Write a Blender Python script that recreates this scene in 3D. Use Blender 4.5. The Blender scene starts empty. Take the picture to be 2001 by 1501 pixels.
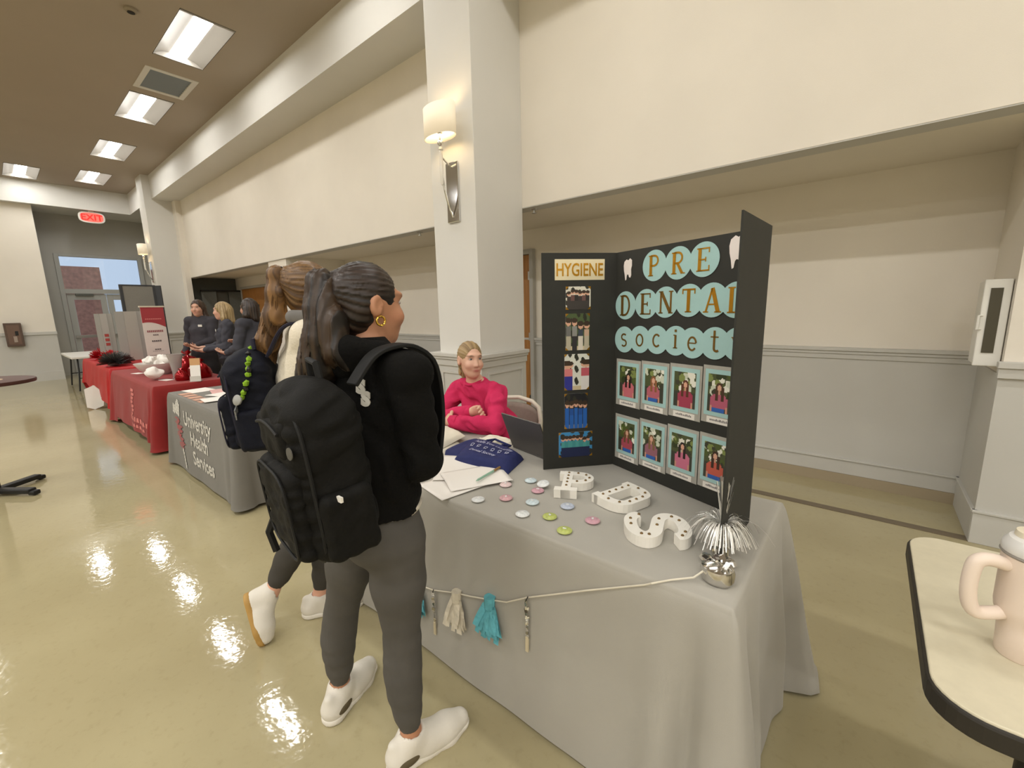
import bpy, math, random
import numpy as np
from mathutils import Vector, Matrix

# ---------------------------------------------------------------- camera, world, exposure
scene = bpy.context.scene
COL = scene.collection
CAM_H = 1.5
YAW, PITCH, ROLL, FPX = math.radians(39.774), math.radians(9.9225), math.radians(-1.266), 837.93
def cam_axes():
    cy, sy, cp, sp = math.cos(YAW), math.sin(YAW), math.cos(PITCH), math.sin(PITCH)
    f = Vector((-sy*cp, cy*cp, -sp)); r = Vector((cy, sy, 0)); u = r.cross(f)
    cr, sr = math.cos(ROLL), math.sin(ROLL)
    return cr*r+sr*u, -sr*r+cr*u, f
_r, _u, _f = cam_axes()
cam_data = bpy.data.cameras.new('camera'); cam = bpy.data.objects.new('camera', cam_data)
COL.objects.link(cam)
cam.matrix_world = Matrix(((_r.x, _u.x, -_f.x, 0), (_r.y, _u.y, -_f.y, 0), (_r.z, _u.z, -_f.z, CAM_H), (0, 0, 0, 1)))
cam_data.sensor_width = 36.0; cam_data.lens = FPX/2001*36; cam_data.clip_start = 0.05; cam_data.clip_end = 200
scene.camera = cam
scene.view_settings.view_transform = 'Standard'; scene.view_settings.look = 'None'
scene.view_settings.gamma = 1.0; scene.view_settings.use_curve_mapping = False
scene.view_settings.exposure = 0.87
world = bpy.data.worlds.new('world'); scene.world = world; world.use_nodes = True
bg = world.node_tree.nodes['Background']; bg.inputs[0].default_value = (0.62, 0.78, 1.0, 1); bg.inputs[1].default_value = .45
LIGHT_COL = (1.0, 0.985, 0.95); LIGHT_STRENGTH = 17.0; FILL_STRENGTH = 36.0; SCONCE_STRENGTH = 0.8

def ray(px, py):
    return (_r*((px-1000.5)/FPX) - _u*((py-750.5)/FPX) + _f)
def onz(px, py, z):          # the point on the horizontal plane z seen at a pixel
    d = ray(px, py); return Vector((0, 0, CAM_H)) + d*((z-CAM_H)/d.z)
def ony(px, py, y):
    d = ray(px, py); return Vector((0, 0, CAM_H)) + d*(y/d.y)
def onx(px, py, x):
    d = ray(px, py); return Vector((0, 0, CAM_H)) + d*(x/d.x)

# ---------------------------------------------------------------- materials
def lin(c):
    if isinstance(c, str):
        c = [int(c[i:i+2], 16)/255 for i in (0, 2, 4)]
        return tuple((x/12.92 if x <= .04045 else ((x+.055)/1.055)**2.4) for x in c)
    return tuple(c)
MATS = {}
def mat(name, color, rough=.6, metal=0., var=0., scale=20., bump=0., bscale=60., spec=.5, emit=None, estr=0., trans=0., sheen=0., stretch=None, col2=None, alpha=1., coat=0., ior=1.45, detail=4.):
    if name in MATS: return MATS[name]
    m = bpy.data.materials.new(name); m.use_nodes = True; nt = m.node_tree
    b = nt.nodes['Principled BSDF']; c = lin(color)
    b.inputs['Base Color'].default_value = (*c, 1); b.inputs['Roughness'].default_value = rough
    b.inputs['Metallic'].default_value = metal; b.inputs['Specular IOR Level'].default_value = spec
    b.inputs['IOR'].default_value = ior
    b.inputs['Transmission Weight'].default_value = trans; b.inputs['Sheen Weight'].default_value = sheen
    b.inputs['Coat Weight'].default_value = coat; b.inputs['Alpha'].default_value = alpha
    if emit is not None:
        b.inputs['Emission Color'].default_value = (*lin(emit), 1); b.inputs['Emission Strength'].default_value = estr
    if var or bump:
        tc = nt.nodes.new('ShaderNodeTexCoord'); mp = nt.nodes.new('ShaderNodeMapping')
        nt.links.new(tc.outputs['Object'], mp.inputs['Vector'])
        if stretch: mp.inputs['Scale'].default_value = stretch
    if var:
        n = nt.nodes.new('ShaderNodeTexNoise'); n.inputs['Scale'].default_value = scale; n.inputs['Detail'].default_value = detail
        nt.links.new(mp.outputs[0], n.inputs['Vector'])
        rp = nt.nodes.new('ShaderNodeValToRGB')
        d = lin(col2) if col2 else tuple(max(0, x*(1-var)) for x in c)
        e = c if col2 else tuple(min(1, x*(1+var)) for x in c)
        rp.color_ramp.elements[0].position = .3; rp.color_ramp.elements[1].position = .7
        rp.color_ramp.elements[0].color = (*d, 1); rp.color_ramp.elements[1].color = (*e, 1)
        nt.links.new(n.outputs['Fac'], rp.inputs[0]); nt.links.new(rp.outputs[0], b.inputs['Base Color'])
    if bump:
        n2 = nt.nodes.new('ShaderNodeTexNoise'); n2.inputs['Scale'].default_value = bscale; n2.inputs['Detail'].default_value = 5
        nt.links.new(mp.outputs[0], n2.inputs['Vector'])
        bp = nt.nodes.new('ShaderNodeBump'); bp.inputs['Strength'].default_value = bump; bp.inputs['Distance'].default_value = .02
        nt.links.new(n2.outputs['Fac'], bp.inputs['Height']); nt.links.new(bp.outputs[0], b.inputs['Normal'])
    MATS[name] = m; return m
def painted(name='printed_colour', rough=.45, bump=0.):
    if name in MATS: return MATS[name]
    m = bpy.data.materials.new(name); m.use_nodes = True; nt = m.node_tree; b = nt.nodes['Principled BSDF']
    a = nt.nodes.new('ShaderNodeVertexColor'); a.layer_name = 'Col'
    nt.links.new(a.outputs[0], b.inputs['Base Color']); b.inputs['Roughness'].default_value = rough
    MATS[name] = m; return m

# ---------------------------------------------------------------- mesh building
class MB:
    def __init__(s): s.v = []; s.f = []; s.c = None
    def add(s, vs, fs):
        o = len(s.v); s.v += [tuple(p) for p in vs]; s.f += [tuple(i+o for i in f) for f in fs]; return s
    def box(s, x0, x1, y0, y1, z0, z1):
        return s.add([(x0,y0,z0),(x1,y0,z0),(x1,y1,z0),(x0,y1,z0),(x0,y0,z1),(x1,y0,z1),(x1,y1,z1),(x0,y1,z1)],
              [(0,3,2,1),(4,5,6,7),(0,1,5,4),(1,2,6,5),(2,3,7,6),(3,0,4,7)])
    def obox(s, c, ax, ay, az):     # centre and three half vectors
        c, ax, ay, az = map(Vector, (c, ax, ay, az))
        vs = [c+ax*i+ay*j+az*k for k in (-1,1) for (i,j) in ((-1,-1),(1,-1),(1,1),(-1,1))]
        return s.add(vs, [(0,3,2,1),(4,5,6,7),(0,1,5,4),(1,2,6,5),(2,3,7,6),(3,0,4,7)])
    def quad(s, a, b, c, d): return s.add([a,b,c,d], [(0,1,2,3)])
    def prism(s, poly, z0, z1, fr=None):   # polygon in xy extruded; fr(x,y,z)->point
        fr = fr or (lambda x,y,z:(x,y,z)); n = len(poly)
        vs = [fr(x,y,z0) for x,y in poly]+[fr(x,y,z1) for x,y in poly]
        return s.add(vs, [tuple(range(n))[::-1], tuple(range(n,2*n))]+[(i,(i+1)%n,n+(i+1)%n,n+i) for i in range(n)])
    def tube(s, pts, r, n=8, cap=True):
        pts = [Vector(p) for p in pts]; rs = r if isinstance(r,(list,tuple)) else [r]*len(pts)
        t0 = (pts[1]-pts[0]).normalized(); a = t0.orthogonal().normalized(); vs = []
        for i,p in enumerate(pts):
            t = (pts[min(i+1,len(pts)-1)]-pts[max(i-1,0)]).normalized()
            a = (a-t*a.dot(t)).normalized(); b = t.cross(a)
            vs += [p+(a*math.cos(2*math.pi*k/n)+b*math.sin(2*math.pi*k/n))*rs[i] for k in range(n)]
        fs = [(i*n+k, i*n+(k+1)%n, (i+1)*n+(k+1)%n, (i+1)*n+k) for i in range(len(pts)-1) for k in range(n)]
        if cap: fs += [tuple(range(n))[::-1], tuple(range((len(pts)-1)*n, len(pts)*n))]
        return s.add(vs, fs)
    def lathe(s, prof, c=(0,0,0), n=28, sx=1., sy=1.):
        vs = [(c[0]+r*math.cos(2*math.pi*k/n)*sx, c[1]+r*math.sin(2*math.pi*k/n)*sy, c[2]+z) for r,z in prof for k in range(n)]
        fs = [(i*n+k, i*n+(k+1)%n, (i+1)*n+(k+1)%n, (i+1)*n+k) for i in range(len(prof)-1) for k in range(n)]
        if prof[0][0] > 1e-5: fs.append(tuple(range(n))[::-1])
        if prof[-1][0] > 1e-5: fs.append(tuple(range((len(prof)-1)*n, len(prof)*n)))
        return s.add(vs, fs)
    def grid(s, fn, nu, nv):
        vs = [fn(i/nu, j/nv) for j in range(nv+1) for i in range(nu+1)]
        return s.add(vs, [(j*(nu+1)+i, j*(nu+1)+i+1, (j+1)*(nu+1)+i+1, (j+1)*(nu+1)+i) for j in range(nv) for i in range(nu)])
    def mesh(s, name):
        me = bpy.data.meshes.new(name); me.from_pydata([tuple(p) for p in s.v], [], s.f); me.validate(); me.update(); return me

def obj(name, mb, m, parent=None, smooth=False, bevel=0., loc=None, solid=0., angle=40):
    me = mb if isinstance(mb, bpy.types.Mesh) else mb.mesh(name)
    if m is not None and not me.materials: me.materials.append(m)
    if smooth:
        me.polygons.foreach_set('use_smooth', [True]*len(me.polygons))
        if angle < 180: me.set_sharp_from_angle(angle=math.radians(angle))
    o = bpy.data.objects.new(name, me); COL.objects.link(o)
    if parent is not None: o.parent = parent
    if loc is not None: o.location = loc
    if bevel:
        b = o.modifiers.new('bevel', 'BEVEL'); b.width = bevel; b.segments = 2; b.limit_method = 'ANGLE'
    if solid:
        b = o.modifiers.new('solid', 'SOLIDIFY'); b.thickness = solid; b.offset = 0
    return o
def tag(o, label, cat, group=None):
    o['label'] = label; o['category'] = cat
    if group: o['group'] = group
    return o
def thing(name, label, cat, loc=(0,0,0), rotz=0., group=None):
    o = bpy.data.objects.new(name, None); COL.objects.link(o); o.empty_display_size = .1
    o.location = loc; o.rotation_euler = (0,0,rotz)
    return tag(o, label, cat, group)
def struct(name, mb, m, bevel=0., smooth=False):
    o = obj(name, mb, m, None, smooth, bevel); o['kind'] = 'structure'; return o
def B(*a): return MB().box(*a)
def spline(pts, n=6):
    P = [Vector(p) for p in pts]; out = []
    for i in range(len(P)-1):
        a, b, c, d = P[max(i-1, 0)], P[i], P[i+1], P[min(i+2, len(P)-1)]
        for k in range(n):
            t = k/n; out.append(tuple(.5*((2*b)+(c-a)*t+(2*a-5*b+4*c-d)*t*t+(3*b-a-3*c+d)*t**3)))
    return out+[tuple(P[-1])]
def shift(mb, d):
    mb.v = [(p[0]-d[0], p[1]-d[1], p[2]-d[2]) for p in mb.v]; return mb
def copy_tree(o, parent=None):
    c = o.copy(); COL.objects.link(c); c.parent = parent
    for ch in list(o.children): copy_tree(ch, c)
    return c
def text_mb(txt, size, ext=0., align='CENTER', spacing=1., shear=0., bold=0.):
    cu = bpy.data.curves.new('t', 'FONT'); cu.body = txt; cu.size = size; cu.extrude = ext; cu.align_x = align
    cu.space_character = spacing; cu.shear = shear; cu.offset = bold; cu.resolution_u = 3
    o = bpy.data.objects.new('t', cu); COL.objects.link(o)
    dg = bpy.context.evaluated_depsgraph_get(); me = bpy.data.meshes.new_from_object(o.evaluated_get(dg))
    mb = MB(); mb.v = [tuple(v.co) for v in me.vertices]; mb.f = [tuple(p.vertices) for p in me.polygons]
    bpy.data.objects.remove(o); bpy.data.curves.remove(cu); bpy.data.meshes.remove(me); return mb
def fmap(mb, fn):
    mb.v = [tuple(fn(*p)) for p in mb.v]; return mb
def picture(name, w, h, fn, frame, parent, nu=26, nv=36, thick=.0012):
    """a printed photo: a small card whose front carries a grid of flat print colours; frame(x,y,z)->point"""
    mb = MB(); vs = []; cols = []
    for j in range(nv+1):
        for i in range(nu+1):
            vs.append(frame(w*(i/nu-.5), h*(j/nv-.5), thick))
    mb.add(vs, [(j*(nu+1)+i, j*(nu+1)+i+1, (j+1)*(nu+1)+i+1, (j+1)*(nu+1)+i) for j in range(nv) for i in range(nu)])
    for p in ((-.5,-.5),(.5,-.5),(.5,.5),(-.5,.5)): mb.v.append(frame(w*p[0], h*p[1], 0))
    k = (nu+1)*(nv+1); g = [0, nu, k-1, k-1-nu]
    mb.f += [(k+3,k+2,k+1,k)]+[(k+i, k+(i+1)%4, g[(i+1)%4], g[i]) for i in range(4)]
    me = mb.mesh(name); ca = me.color_attributes.new('Col', 'FLOAT_COLOR', 'CORNER')
    for p in me.polygons:
        if p.index < nu*nv:
            i, j = p.index % nu, p.index//nu; c = lin(fn((i+.5)/nu, (j+.5)/nv))
        else: c = (.8,.8,.78)
        for l in p.loop_indices: ca.data[l].color = (*c, 1)
    return obj(name, me, painted(), parent)
# ---------------------------------------------------------------- the room
M_cream = mat('cream_wall_paint', 'e8e1d4', .75, var=.03, scale=1.5, bump=.05, bscale=180)
M_grey = mat('grey_wainscot_paint', 'c4c2bb', .55, var=.03, scale=2., bump=.03, bscale=120)
M_lgrey = mat('pale_grey_paint', 'd8d6d0', .6, var=.02, scale=2., bump=.03, bscale=150)
M_wallgrey = mat('mid_grey_paint', 'b0aea7', .7, var=.02, scale=2.)
M_ceil = mat('ceiling_paint', 'a99d8e', .85, var=.02, scale=1.2, bump=.04, bscale=200)
M_dark = mat('dark_gap', '2b2a27', .8)
M_darkgrey = mat('dark_grey_partition_cloth', '62635d', .9, var=.06, scale=40)
M_white = mat('white_plastic', 'e4e2da', .45)
M_steel = mat('brushed_steel', 'b8b8b4', .28, 1.)
M_chrome = mat('chrome', 'd8d8d8', .08, 1.)
M_black = mat('black_plastic', '161616', .45)
M_bdoor = mat('oak_veneer', 'a5723a', .5, var=.16, scale=6, stretch=(9, 9, .7))
# polished floor
def floor_mat():
    m = bpy.data.materials.new('polished_beige_floor'); m.use_nodes = True; nt = m.node_tree; b = nt.nodes['Principled BSDF']
    tc = nt.nodes.new('ShaderNodeTexCoord')
    n = nt.nodes.new('ShaderNodeTexNoise'); n.inputs['Scale'].default_value = 1.3; n.inputs['Detail'].default_value = 6
    n2 = nt.nodes.new('ShaderNodeTexNoise'); n2.inputs['Scale'].default_value = 26; n2.inputs['Detail'].default_value = 8; n2.inputs['Roughness'].default_value = .7
    nt.links.new(tc.outputs['Object'], n.inputs['Vector']); nt.links.new(tc.outputs['Object'], n2.inputs['Vector'])
    r = nt.nodes.new('ShaderNodeValToRGB'); e = r.color_ramp.elements
    e[0].position = .3; e[0].color = (*lin('a59a77'), 1); e[1].position = .72; e[1].color = (*lin('b0a683'), 1)
    nt.links.new(n.outputs['Fac'], r.inputs[0])
    r2 = nt.nodes.new('ShaderNodeValToRGB'); e = r2.color_ramp.elements
    e[0].position = .28; e[0].color = (*lin('a3966f'), 1); e[1].position = .46; e[1].color = (1, 1, 1, 1)
    nt.links.new(n2.outputs['Fac'], r2.inputs[0])
    mx = nt.nodes.new('ShaderNodeMix'); mx.data_type = 'RGBA'; mx.blend_type = 'MULTIPLY'; mx.inputs[0].default_value = .16
    nt.links.new(r.outputs[0], mx.inputs[6]); nt.links.new(r2.outputs[0], mx.inputs[7]); nt.links.new(mx.outputs[2], b.inputs['Base Color'])
    n3 = nt.nodes.new('ShaderNodeTexNoise'); n3.inputs['Scale'].default_value = 4; n3.inputs['Detail'].default_value = 4
    nt.links.new(tc.outputs['Object'], n3.inputs['Vector'])
    mr = nt.nodes.new('ShaderNodeMapRange'); mr.inputs[3].default_value = .03; mr.inputs[4].default_value = .10
    nt.links.new(n3.outputs['Fac'], mr.inputs[0]); nt.links.new(mr.outputs[0], b.inputs['Roughness'])
    wv = nt.nodes.new('ShaderNodeTexNoise'); wv.inputs['Scale'].default_value = 24; wv.inputs['Detail'].default_value = 2
    nt.links.new(tc.outputs['Object'], wv.inputs['Vector'])
    bp = nt.nodes.new('ShaderNodeBump'); bp.inputs['Strength'].default_value = .035; bp.inputs['Distance'].default_value = .02
    nt.links.new(wv.outputs['Fac'], bp.inputs['Height']); nt.links.new(bp.outputs[0], b.inputs['Normal'])
    b.inputs['Specular IOR Level'].default_value = .5
    return m
M_floor = floor_mat()
struct('floor', B(-16.6, 12.5, -13, 4.5, -.1, 0), M_floor)
struct('trim_1', B(-8.3, .62, 3.72, 3.79, 0, .005), mat('floor_strip', '6f6350', .5))
# alcove behind the columns
YB = 4.38
struct('wall_back', B(-13.3, .75, YB, YB+.12, 0, 2.45), M_cream)
struct('trim_2', B(-13.2, .62, YB-.012, YB, .2, 1.075), M_grey)
mb = MB(); mb.box(-13.2, .62, YB-.05, YB, 1.11, 1.137); mb.box(-13.2, .62, YB-.035, YB, 1.085, 1.11); mb.box(-13.2, .62, YB-.024, YB, 1.045, 1.085)
struct('trim_3', mb, M_grey, .003)
mb = MB(); mb.box(-13.2, .62, YB-.022, YB, .085, .2); mb.box(-13.2, .62, YB-.032, YB, .2, .216)
struct('baseboard_back', mb, M_grey, .003)
struct('trim_4', B(-13.2, .62, YB-.028, YB, 0, .085), mat('taupe_cove_base', 'a3957c', .5))
struct('wall_header', B(-15.4, 12.5, 3.3, 3.45, 2.42, 4.75), M_cream)
struct('trim_5', B(-13.1, 12.5, 3.302, 3.452, 2.412, 2.42), M_grey)
struct('ceiling_alcove', B(-13.3, 12.5, 3.45, 4.5, 2.45, 2.55), M_cream)
# right end of the alcove and the pier beside it
struct('wall_alcove_side', B(.62, .75, 3.86, 4.38, 0, 2.45), M_cream)
struct('trim_6', B(.608, .62, 3.73, YB, .2, 1.06), M_grey)
struct('wall_pier', B(.62, 12.5, 3.73, 3.86, 0, 2.45), M_cream)
struct('trim_7', B(.608, 12.5, 3.718, 3.73, .2, 1.06), M_grey)
mb = MB(); mb.box(.595, 12.5, 3.68, 3.73, 1.10, 1.137); mb.box(.6, 12.5, 3.694, 3.73, 1.04, 1.10)
struct('trim_8', mb, M_grey, .003)
mb = MB(); mb.box(.6, 12.5, 3.708, 3.73, 0, .2); mb.box(.594, 12.5, 3.698, 3.73, .2, .216); mb.box(.598, .62, 3.72, YB, 0, .2); mb.box(.59, .62, 3.71, YB, .2, .216)
struct('baseboard_right', mb, M_grey, .003)
# pier inside the alcove further down, dark partition end wall
struct('wall_alcove_pier', B(-8.33, -7.62, 3.32, YB, 0, 2.45), M_cream)
struct('wall_alcove_end', B(-13.35, -13.2, 3.3, 4.5, 0, 2.45), M_darkgrey)
# columns
def column(x0, x1, name, base=True):
    y0, y1 = 2.68, 3.3
    mb = B(x0, x1, y0, y1, 0, 4.7)
    o = struct(name, mb, M_lgrey, .004)
    if base:
        e = .03; mb = MB(); mb.box(x0-e, x1+e, y0-e, y1-.02, 0, 1.03)
        struct('trim_column_base', mb, M_grey, .004)
        mb = MB()
        for q, za, zb in ((.075, 1.085, 1.118), (.06, 1.06, 1.085), (.045, 1.0, 1.06), (.045, 0, .2), (.055, .2, .216)):
            mb.box(x0-q, x1+q, y0-q, y1-.02, za, zb)
        struct('trim_column_cap', mb, M_grey, .004)
        for face in (0, 1):          # raised moulding of the panel on the two faces
            mb = MB(); t = .022; d = .012
            if face == 0:
                a, b, c = x0+.05, x1-.05, y0-e
                for (p, q, r, s) in ((a, b, .93, .93+t), (a, b, .29, .29+t), (a, a+t, .29, .93), (b-t, b, .29, .93)): mb.box(p, q, c-d, c, r, s)
            else:
                a, b, c = y0+.05, y1-.08, x1+e
                for (p, q, r, s) in ((a, b, .93, .93+t), (a, b, .29, .29+t), (a, a+t, .29, .93), (b-t, b, .29, .93)): mb.box(c, c+d, p, q, r, s)
            struct('trim_column_panel', mb, M_grey, .003)
    return o
column(-3.10, -2.575, 'column')
column(-13.58, -13.05, 'column_far')
struct('pilaster', B(-13.05, -12.8, 3.19, 3.3, 0, 4.18), M_cream)
# beams
struct('beam', B(-15.4, 12.5, 2.82, 3.3, 4.18, 4.75), M_lgrey)
struct('beam_far', B(-16.6, -15.4, -13, 3.3, 4.18, 4.75), M_lgrey)
# far end
struct('wall_far', B(-16.6, -15.6, -13, 1.05, 0, 4.2), M_cream)
struct('trim_9', B(-15.6, -15.588, -13, 1.05, .2, 1.14), M_grey)
mb = MB(); mb.box(-15.6, -15.56, -13, 1.06, 1.13, 1.2)
struct('trim_10', mb, M_grey)
struct('baseboard_far', B(-15.6, -15.57, -13, 1.05, 0, .22), M_grey)
RX = -16.5
struct('wall_recess_side', B(RX, -15.6, 1.05, 1.055, 1.2, 4.2), M_wallgrey)
mb = MB(); mb.box(RX-.1, RX, 1.05, 1.33, 0, 4.2); mb.box(RX-.1, RX, 3.10, 3.4, 0, 4.2); mb.box(RX-.1, RX, 1.33, 3.10, 3.19, 4.2)
struct('wall_recess', mb, M_wallgrey)
struct('wall_recess_right', B(RX-.1, -13.3, 3.3, 3.42, 0, 4.2), M_wallgrey)
struct('trim_11', B(RX, -13.58, 3.285, 3.3, .2, 1.14), M_grey)
# closing walls behind the camera
struct('wall_left', B(-16.6, 12.5, -13.1, -13, 0, 4.75), M_cream)
struct('wall_near', B(12.5, 12.6, -13.1, 4.5, 0, 4.75), M_cream)
# exterior seen through the glass doors
struct('ground_outside', B(-32, -16.7, -6, 12, -.12, -.02), mat('outside_paving', 'b0a49a', .8))
brick = mat('far_brick', 'b5806c', .85, var=.2, scale=9)
struct('facade_outside', B(-23.2, -22.8, -6, 3.0, -.1, 3.4), brick)

# ceiling with openings for the light fittings and the vent
CZ = 4.69
FIX = [(-14.14, 2.03), (-11.63, 2.03), (-9.04, 2.03), (-6.5, 2.03), (-3.95, 2.03), (-1.4, 2.03), (1.15, 2.03), (3.7, 2.03), (-14.6, .94)]
FIX += [(6.25, 2.03), (8.8, 2.03), (11.35, 2.03)]+[(x, y) for y in (-1.05, -4.1, -7.15, -10.2) for x in (-11.63, -9.04, -6.5, -3.95, -1.4, 1.15, 3.7, 6.25, 8.8, 11.35)]  # fittings out of view, added to carry fill light into the alcove
FL, FW = .61, .262
VENT = (-8.22, -7.5, 1.79, 2.33)
holes = [(x-FL, x+FL, y-FW, y+FW) for x, y in FIX]+[VENT]
xs = sorted({-16.6, 12.5}|{round(h[i], 4) for h in holes for i in (0, 1)}); ys = sorted({-13.0, 3.3}|{round(h[i], 4) for h in holes for i in (2, 3)})
mb = MB()
for i in range(len(xs)-1):
    for j in range(len(ys)-1):
        cx, cy = (xs[i]+xs[i+1])/2, (ys[j]+ys[j+1])/2
        if any(h[0] < cx < h[1] and h[2] < cy < h[3] for h in holes): continue
        mb.quad((xs[i], ys[j], CZ), (xs[i], ys[j+1], CZ), (xs[i+1], ys[j+1], CZ), (xs[i+1], ys[j], CZ))
ceil = struct('ceiling', mb, M_ceil)
mb = B(-16.6, 12.5, -13, 3.3, 4.9, 5.0); struct('ceiling_deck', mb, M_dark)

M_lens = mat('lit_lens', 'ffffff', .5, emit=LIGHT_COL, estr=LIGHT_STRENGTH)
M_refl = mat('grey_reflector', '8f8a82', .5)
M_lens2 = mat('lit_lens_hall', 'ffffff', .5, emit=LIGHT_COL, estr=FILL_STRENGTH)  # unseen rows made brighter than the seen ones, to lift the alcove
def troffer(x, y, label, first=None):
    t = thing('ceiling_light', label, 'light fitting', (x, y, CZ), 0, 'ceiling light fittings')
    if first:
        for ch in first.children:
            c = ch.copy(); COL.objects.link(c); c.parent = t
            if y < 0 and ch.name.startswith('lens'): c.material_slots[0].link = 'OBJECT'; c.material_slots[0].material = M_lens2
        return t
    L, W = FL-.005, FW-.005; lw = .09
    mb = MB()                                   # recessed housing: top and four sides
    mb.quad((-L,-W,.12), (-L,W,.12), (L,W,.12), (L,-W,.12))
    for a, b in (((-L,-W),(L,-W)), ((L,-W),(L,W)), ((L,W),(-L,W)), ((-L,W),(-L,-W))): mb.quad((*a,0), (*b,0), (*b,.12), (*a,.12))
    obj('housing', mb, M_refl, t)
    for s in (-1, 1):
        mb = MB(); mb.grid(lambda u, v: (-L+.03+(2*L-.06)*u, s*(lw+(W-lw)*v), .065*math.cos(v*math.pi/2)), 1, 6)
        obj('reflector', mb, M_refl, t, smooth=True)
    mb = MB(); mb.box(-L, -L+.03, -W, W, -.004, .07); obj('end_plate', mb, M_refl, t)
    mb = MB(); mb.box(L-.03, L, -W, W, -.004, .07); obj('end_plate', mb, M_refl, t)
    mb = MB(); mb.grid(lambda u, v: (-L+.03+(2*L-.06)*u, -lw+2*lw*v, .062-.03*math.sin(v*math.pi)), 1, 8)
    obj('lens', mb, M_lens, t, smooth=True)
    return t
first = None
flab = {0: 'lit ceiling light next to the far grey bulkhead, in line with the grey beam', 1: 'lit ceiling light third along from the air vent towards the exit doors',
        2: 'lit ceiling light right beside the air vent, on its side towards the exit', 3: 'large lit ceiling light on the near side of the air vent', 8: 'lit ceiling light in front of the exit sign bulkhead, apart from the beam row'}
flab[1] = 'lit ceiling light between the vent fitting and the one by the bulkhead'
for i, (x, y) in enumerate(FIX):
    t = troffer(x, y, flab.get(i, 'unseen lit recessed ceiling light further along the hall'), first); first = first or t
# air vent
t = thing('air_vent', 'square grey ceiling air vent between two lit fittings', 'vent', ((VENT[0]+VENT[1])/2, (VENT[2]+VENT[3])/2, CZ))
a, b = (VENT[1]-VENT[0])/2, (VENT[3]-VENT[2])/2
mb = MB(); w = .045
for q in ((-a-.02, a+.02, -b-.02, -b+w), (-a-.02, a+.02, b-w, b+.02), (-a-.02, -a+w, -b+w, b-w), (a-w, a+.02, -b+w, b-w)): mb.box(*q, -.008, .012)
obj('frame', mb, M_lgrey, t, bevel=.003)
obj('duct', B(-a, a, -b, b, .14, .16), mat('duct_dark', '4c5258', .7), t)
for i in range(9):
    x = -a+w+.03+i*(2*a-2*w-.06)/8
    mb = MB(); mb.obox((x, 0, .02), (.022, 0, .022), (0, b-w, 0), (-.002, 0, .002)); obj('louvre', mb, mat('vent_louvre', '8d949a', .5), t)
t = thing('smoke_detector', 'small round smoke detector on the ceiling', 'smoke detector', (-6.29, 1.435, CZ))
obj('body', MB().lathe([(.058, 0), (.058, -.018), (.045, -.032), (.0, -.036)], n=24), mat('detector', '9a8f7c', .6), t, smooth=True)
obj('ring', MB().lathe([(.03, -.03), (.034, -.037), (.026, -.037)], n=20), M_dark, t)

# exit doors with transom
M_glass = mat('door_glass', 'ffffff', .02, trans=1., ior=1.45)
M_alu = mat('grey_door_frame', 'a9a9a4', .45)
def pane(name, x, y0, y1, z0, z1, parent): return obj(name, B(x-.004, x+.004, y0, y1, z0, z1), M_glass, parent)
d = thing('door_1', 'grey framed glass double exit door with a transom window above', 'door', (RX, 2.2, 0)); d['kind'] = 'structure'
del d['category']
def P(name, m, *a, bevel=.003): return obj(name, shift(B(*a), (RX, 2.2, 0)), m, d, bevel=bevel)
P('frame', M_alu, RX-.08, RX+.04, 1.33, 1.42, 0, 3.19); P('frame', M_alu, RX-.08, RX+.04, 3.01, 3.10, 0, 3.19)
P('frame', M_alu, RX-.08, RX+.04, 1.42, 3.01, 3.12, 3.19); P('transom_bar', M_alu, RX-.08, RX+.04, 1.42, 3.01, 2.16, 2.28)
P('transom_pane', M_glass, RX-.03, RX-.022, 1.42, 3.01, 2.28, 3.12, bevel=0)
for y0, y1, hs in ((1.43, 2.21, 1), (2.22, 3.0, -1)):
    l = P('door_leaf', M_alu, RX-.05, RX-.005, y0, y0+.13, .01, 2.15)
    def Q(name, m, *a): return obj(name, shift(B(*a), (RX, 2.2, 0)), m, l, bevel=.002)
    Q('stile', M_alu, RX-.05, RX-.005, y1-.13, y1, .01, 2.15); Q('rail', M_alu, RX-.05, RX-.005, y0+.13, y1-.13, 2.0, 2.15)
    Q('rail', M_alu, RX-.05, RX-.005, y0+.13, y1-.13, .01, .25)
    Q('pane', M_glass, RX-.03, RX-.022, y0+.13, y1-.13, .25, 2.0)
    Q('push_bar', M_steel, RX+.02, RX+.05, y0+.03, y1-.03, .98, 1.05)
P('door_closer', M_darkgrey, RX+.0, RX+.06, 1.6, 1.95, 2.1, 2.16)
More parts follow.
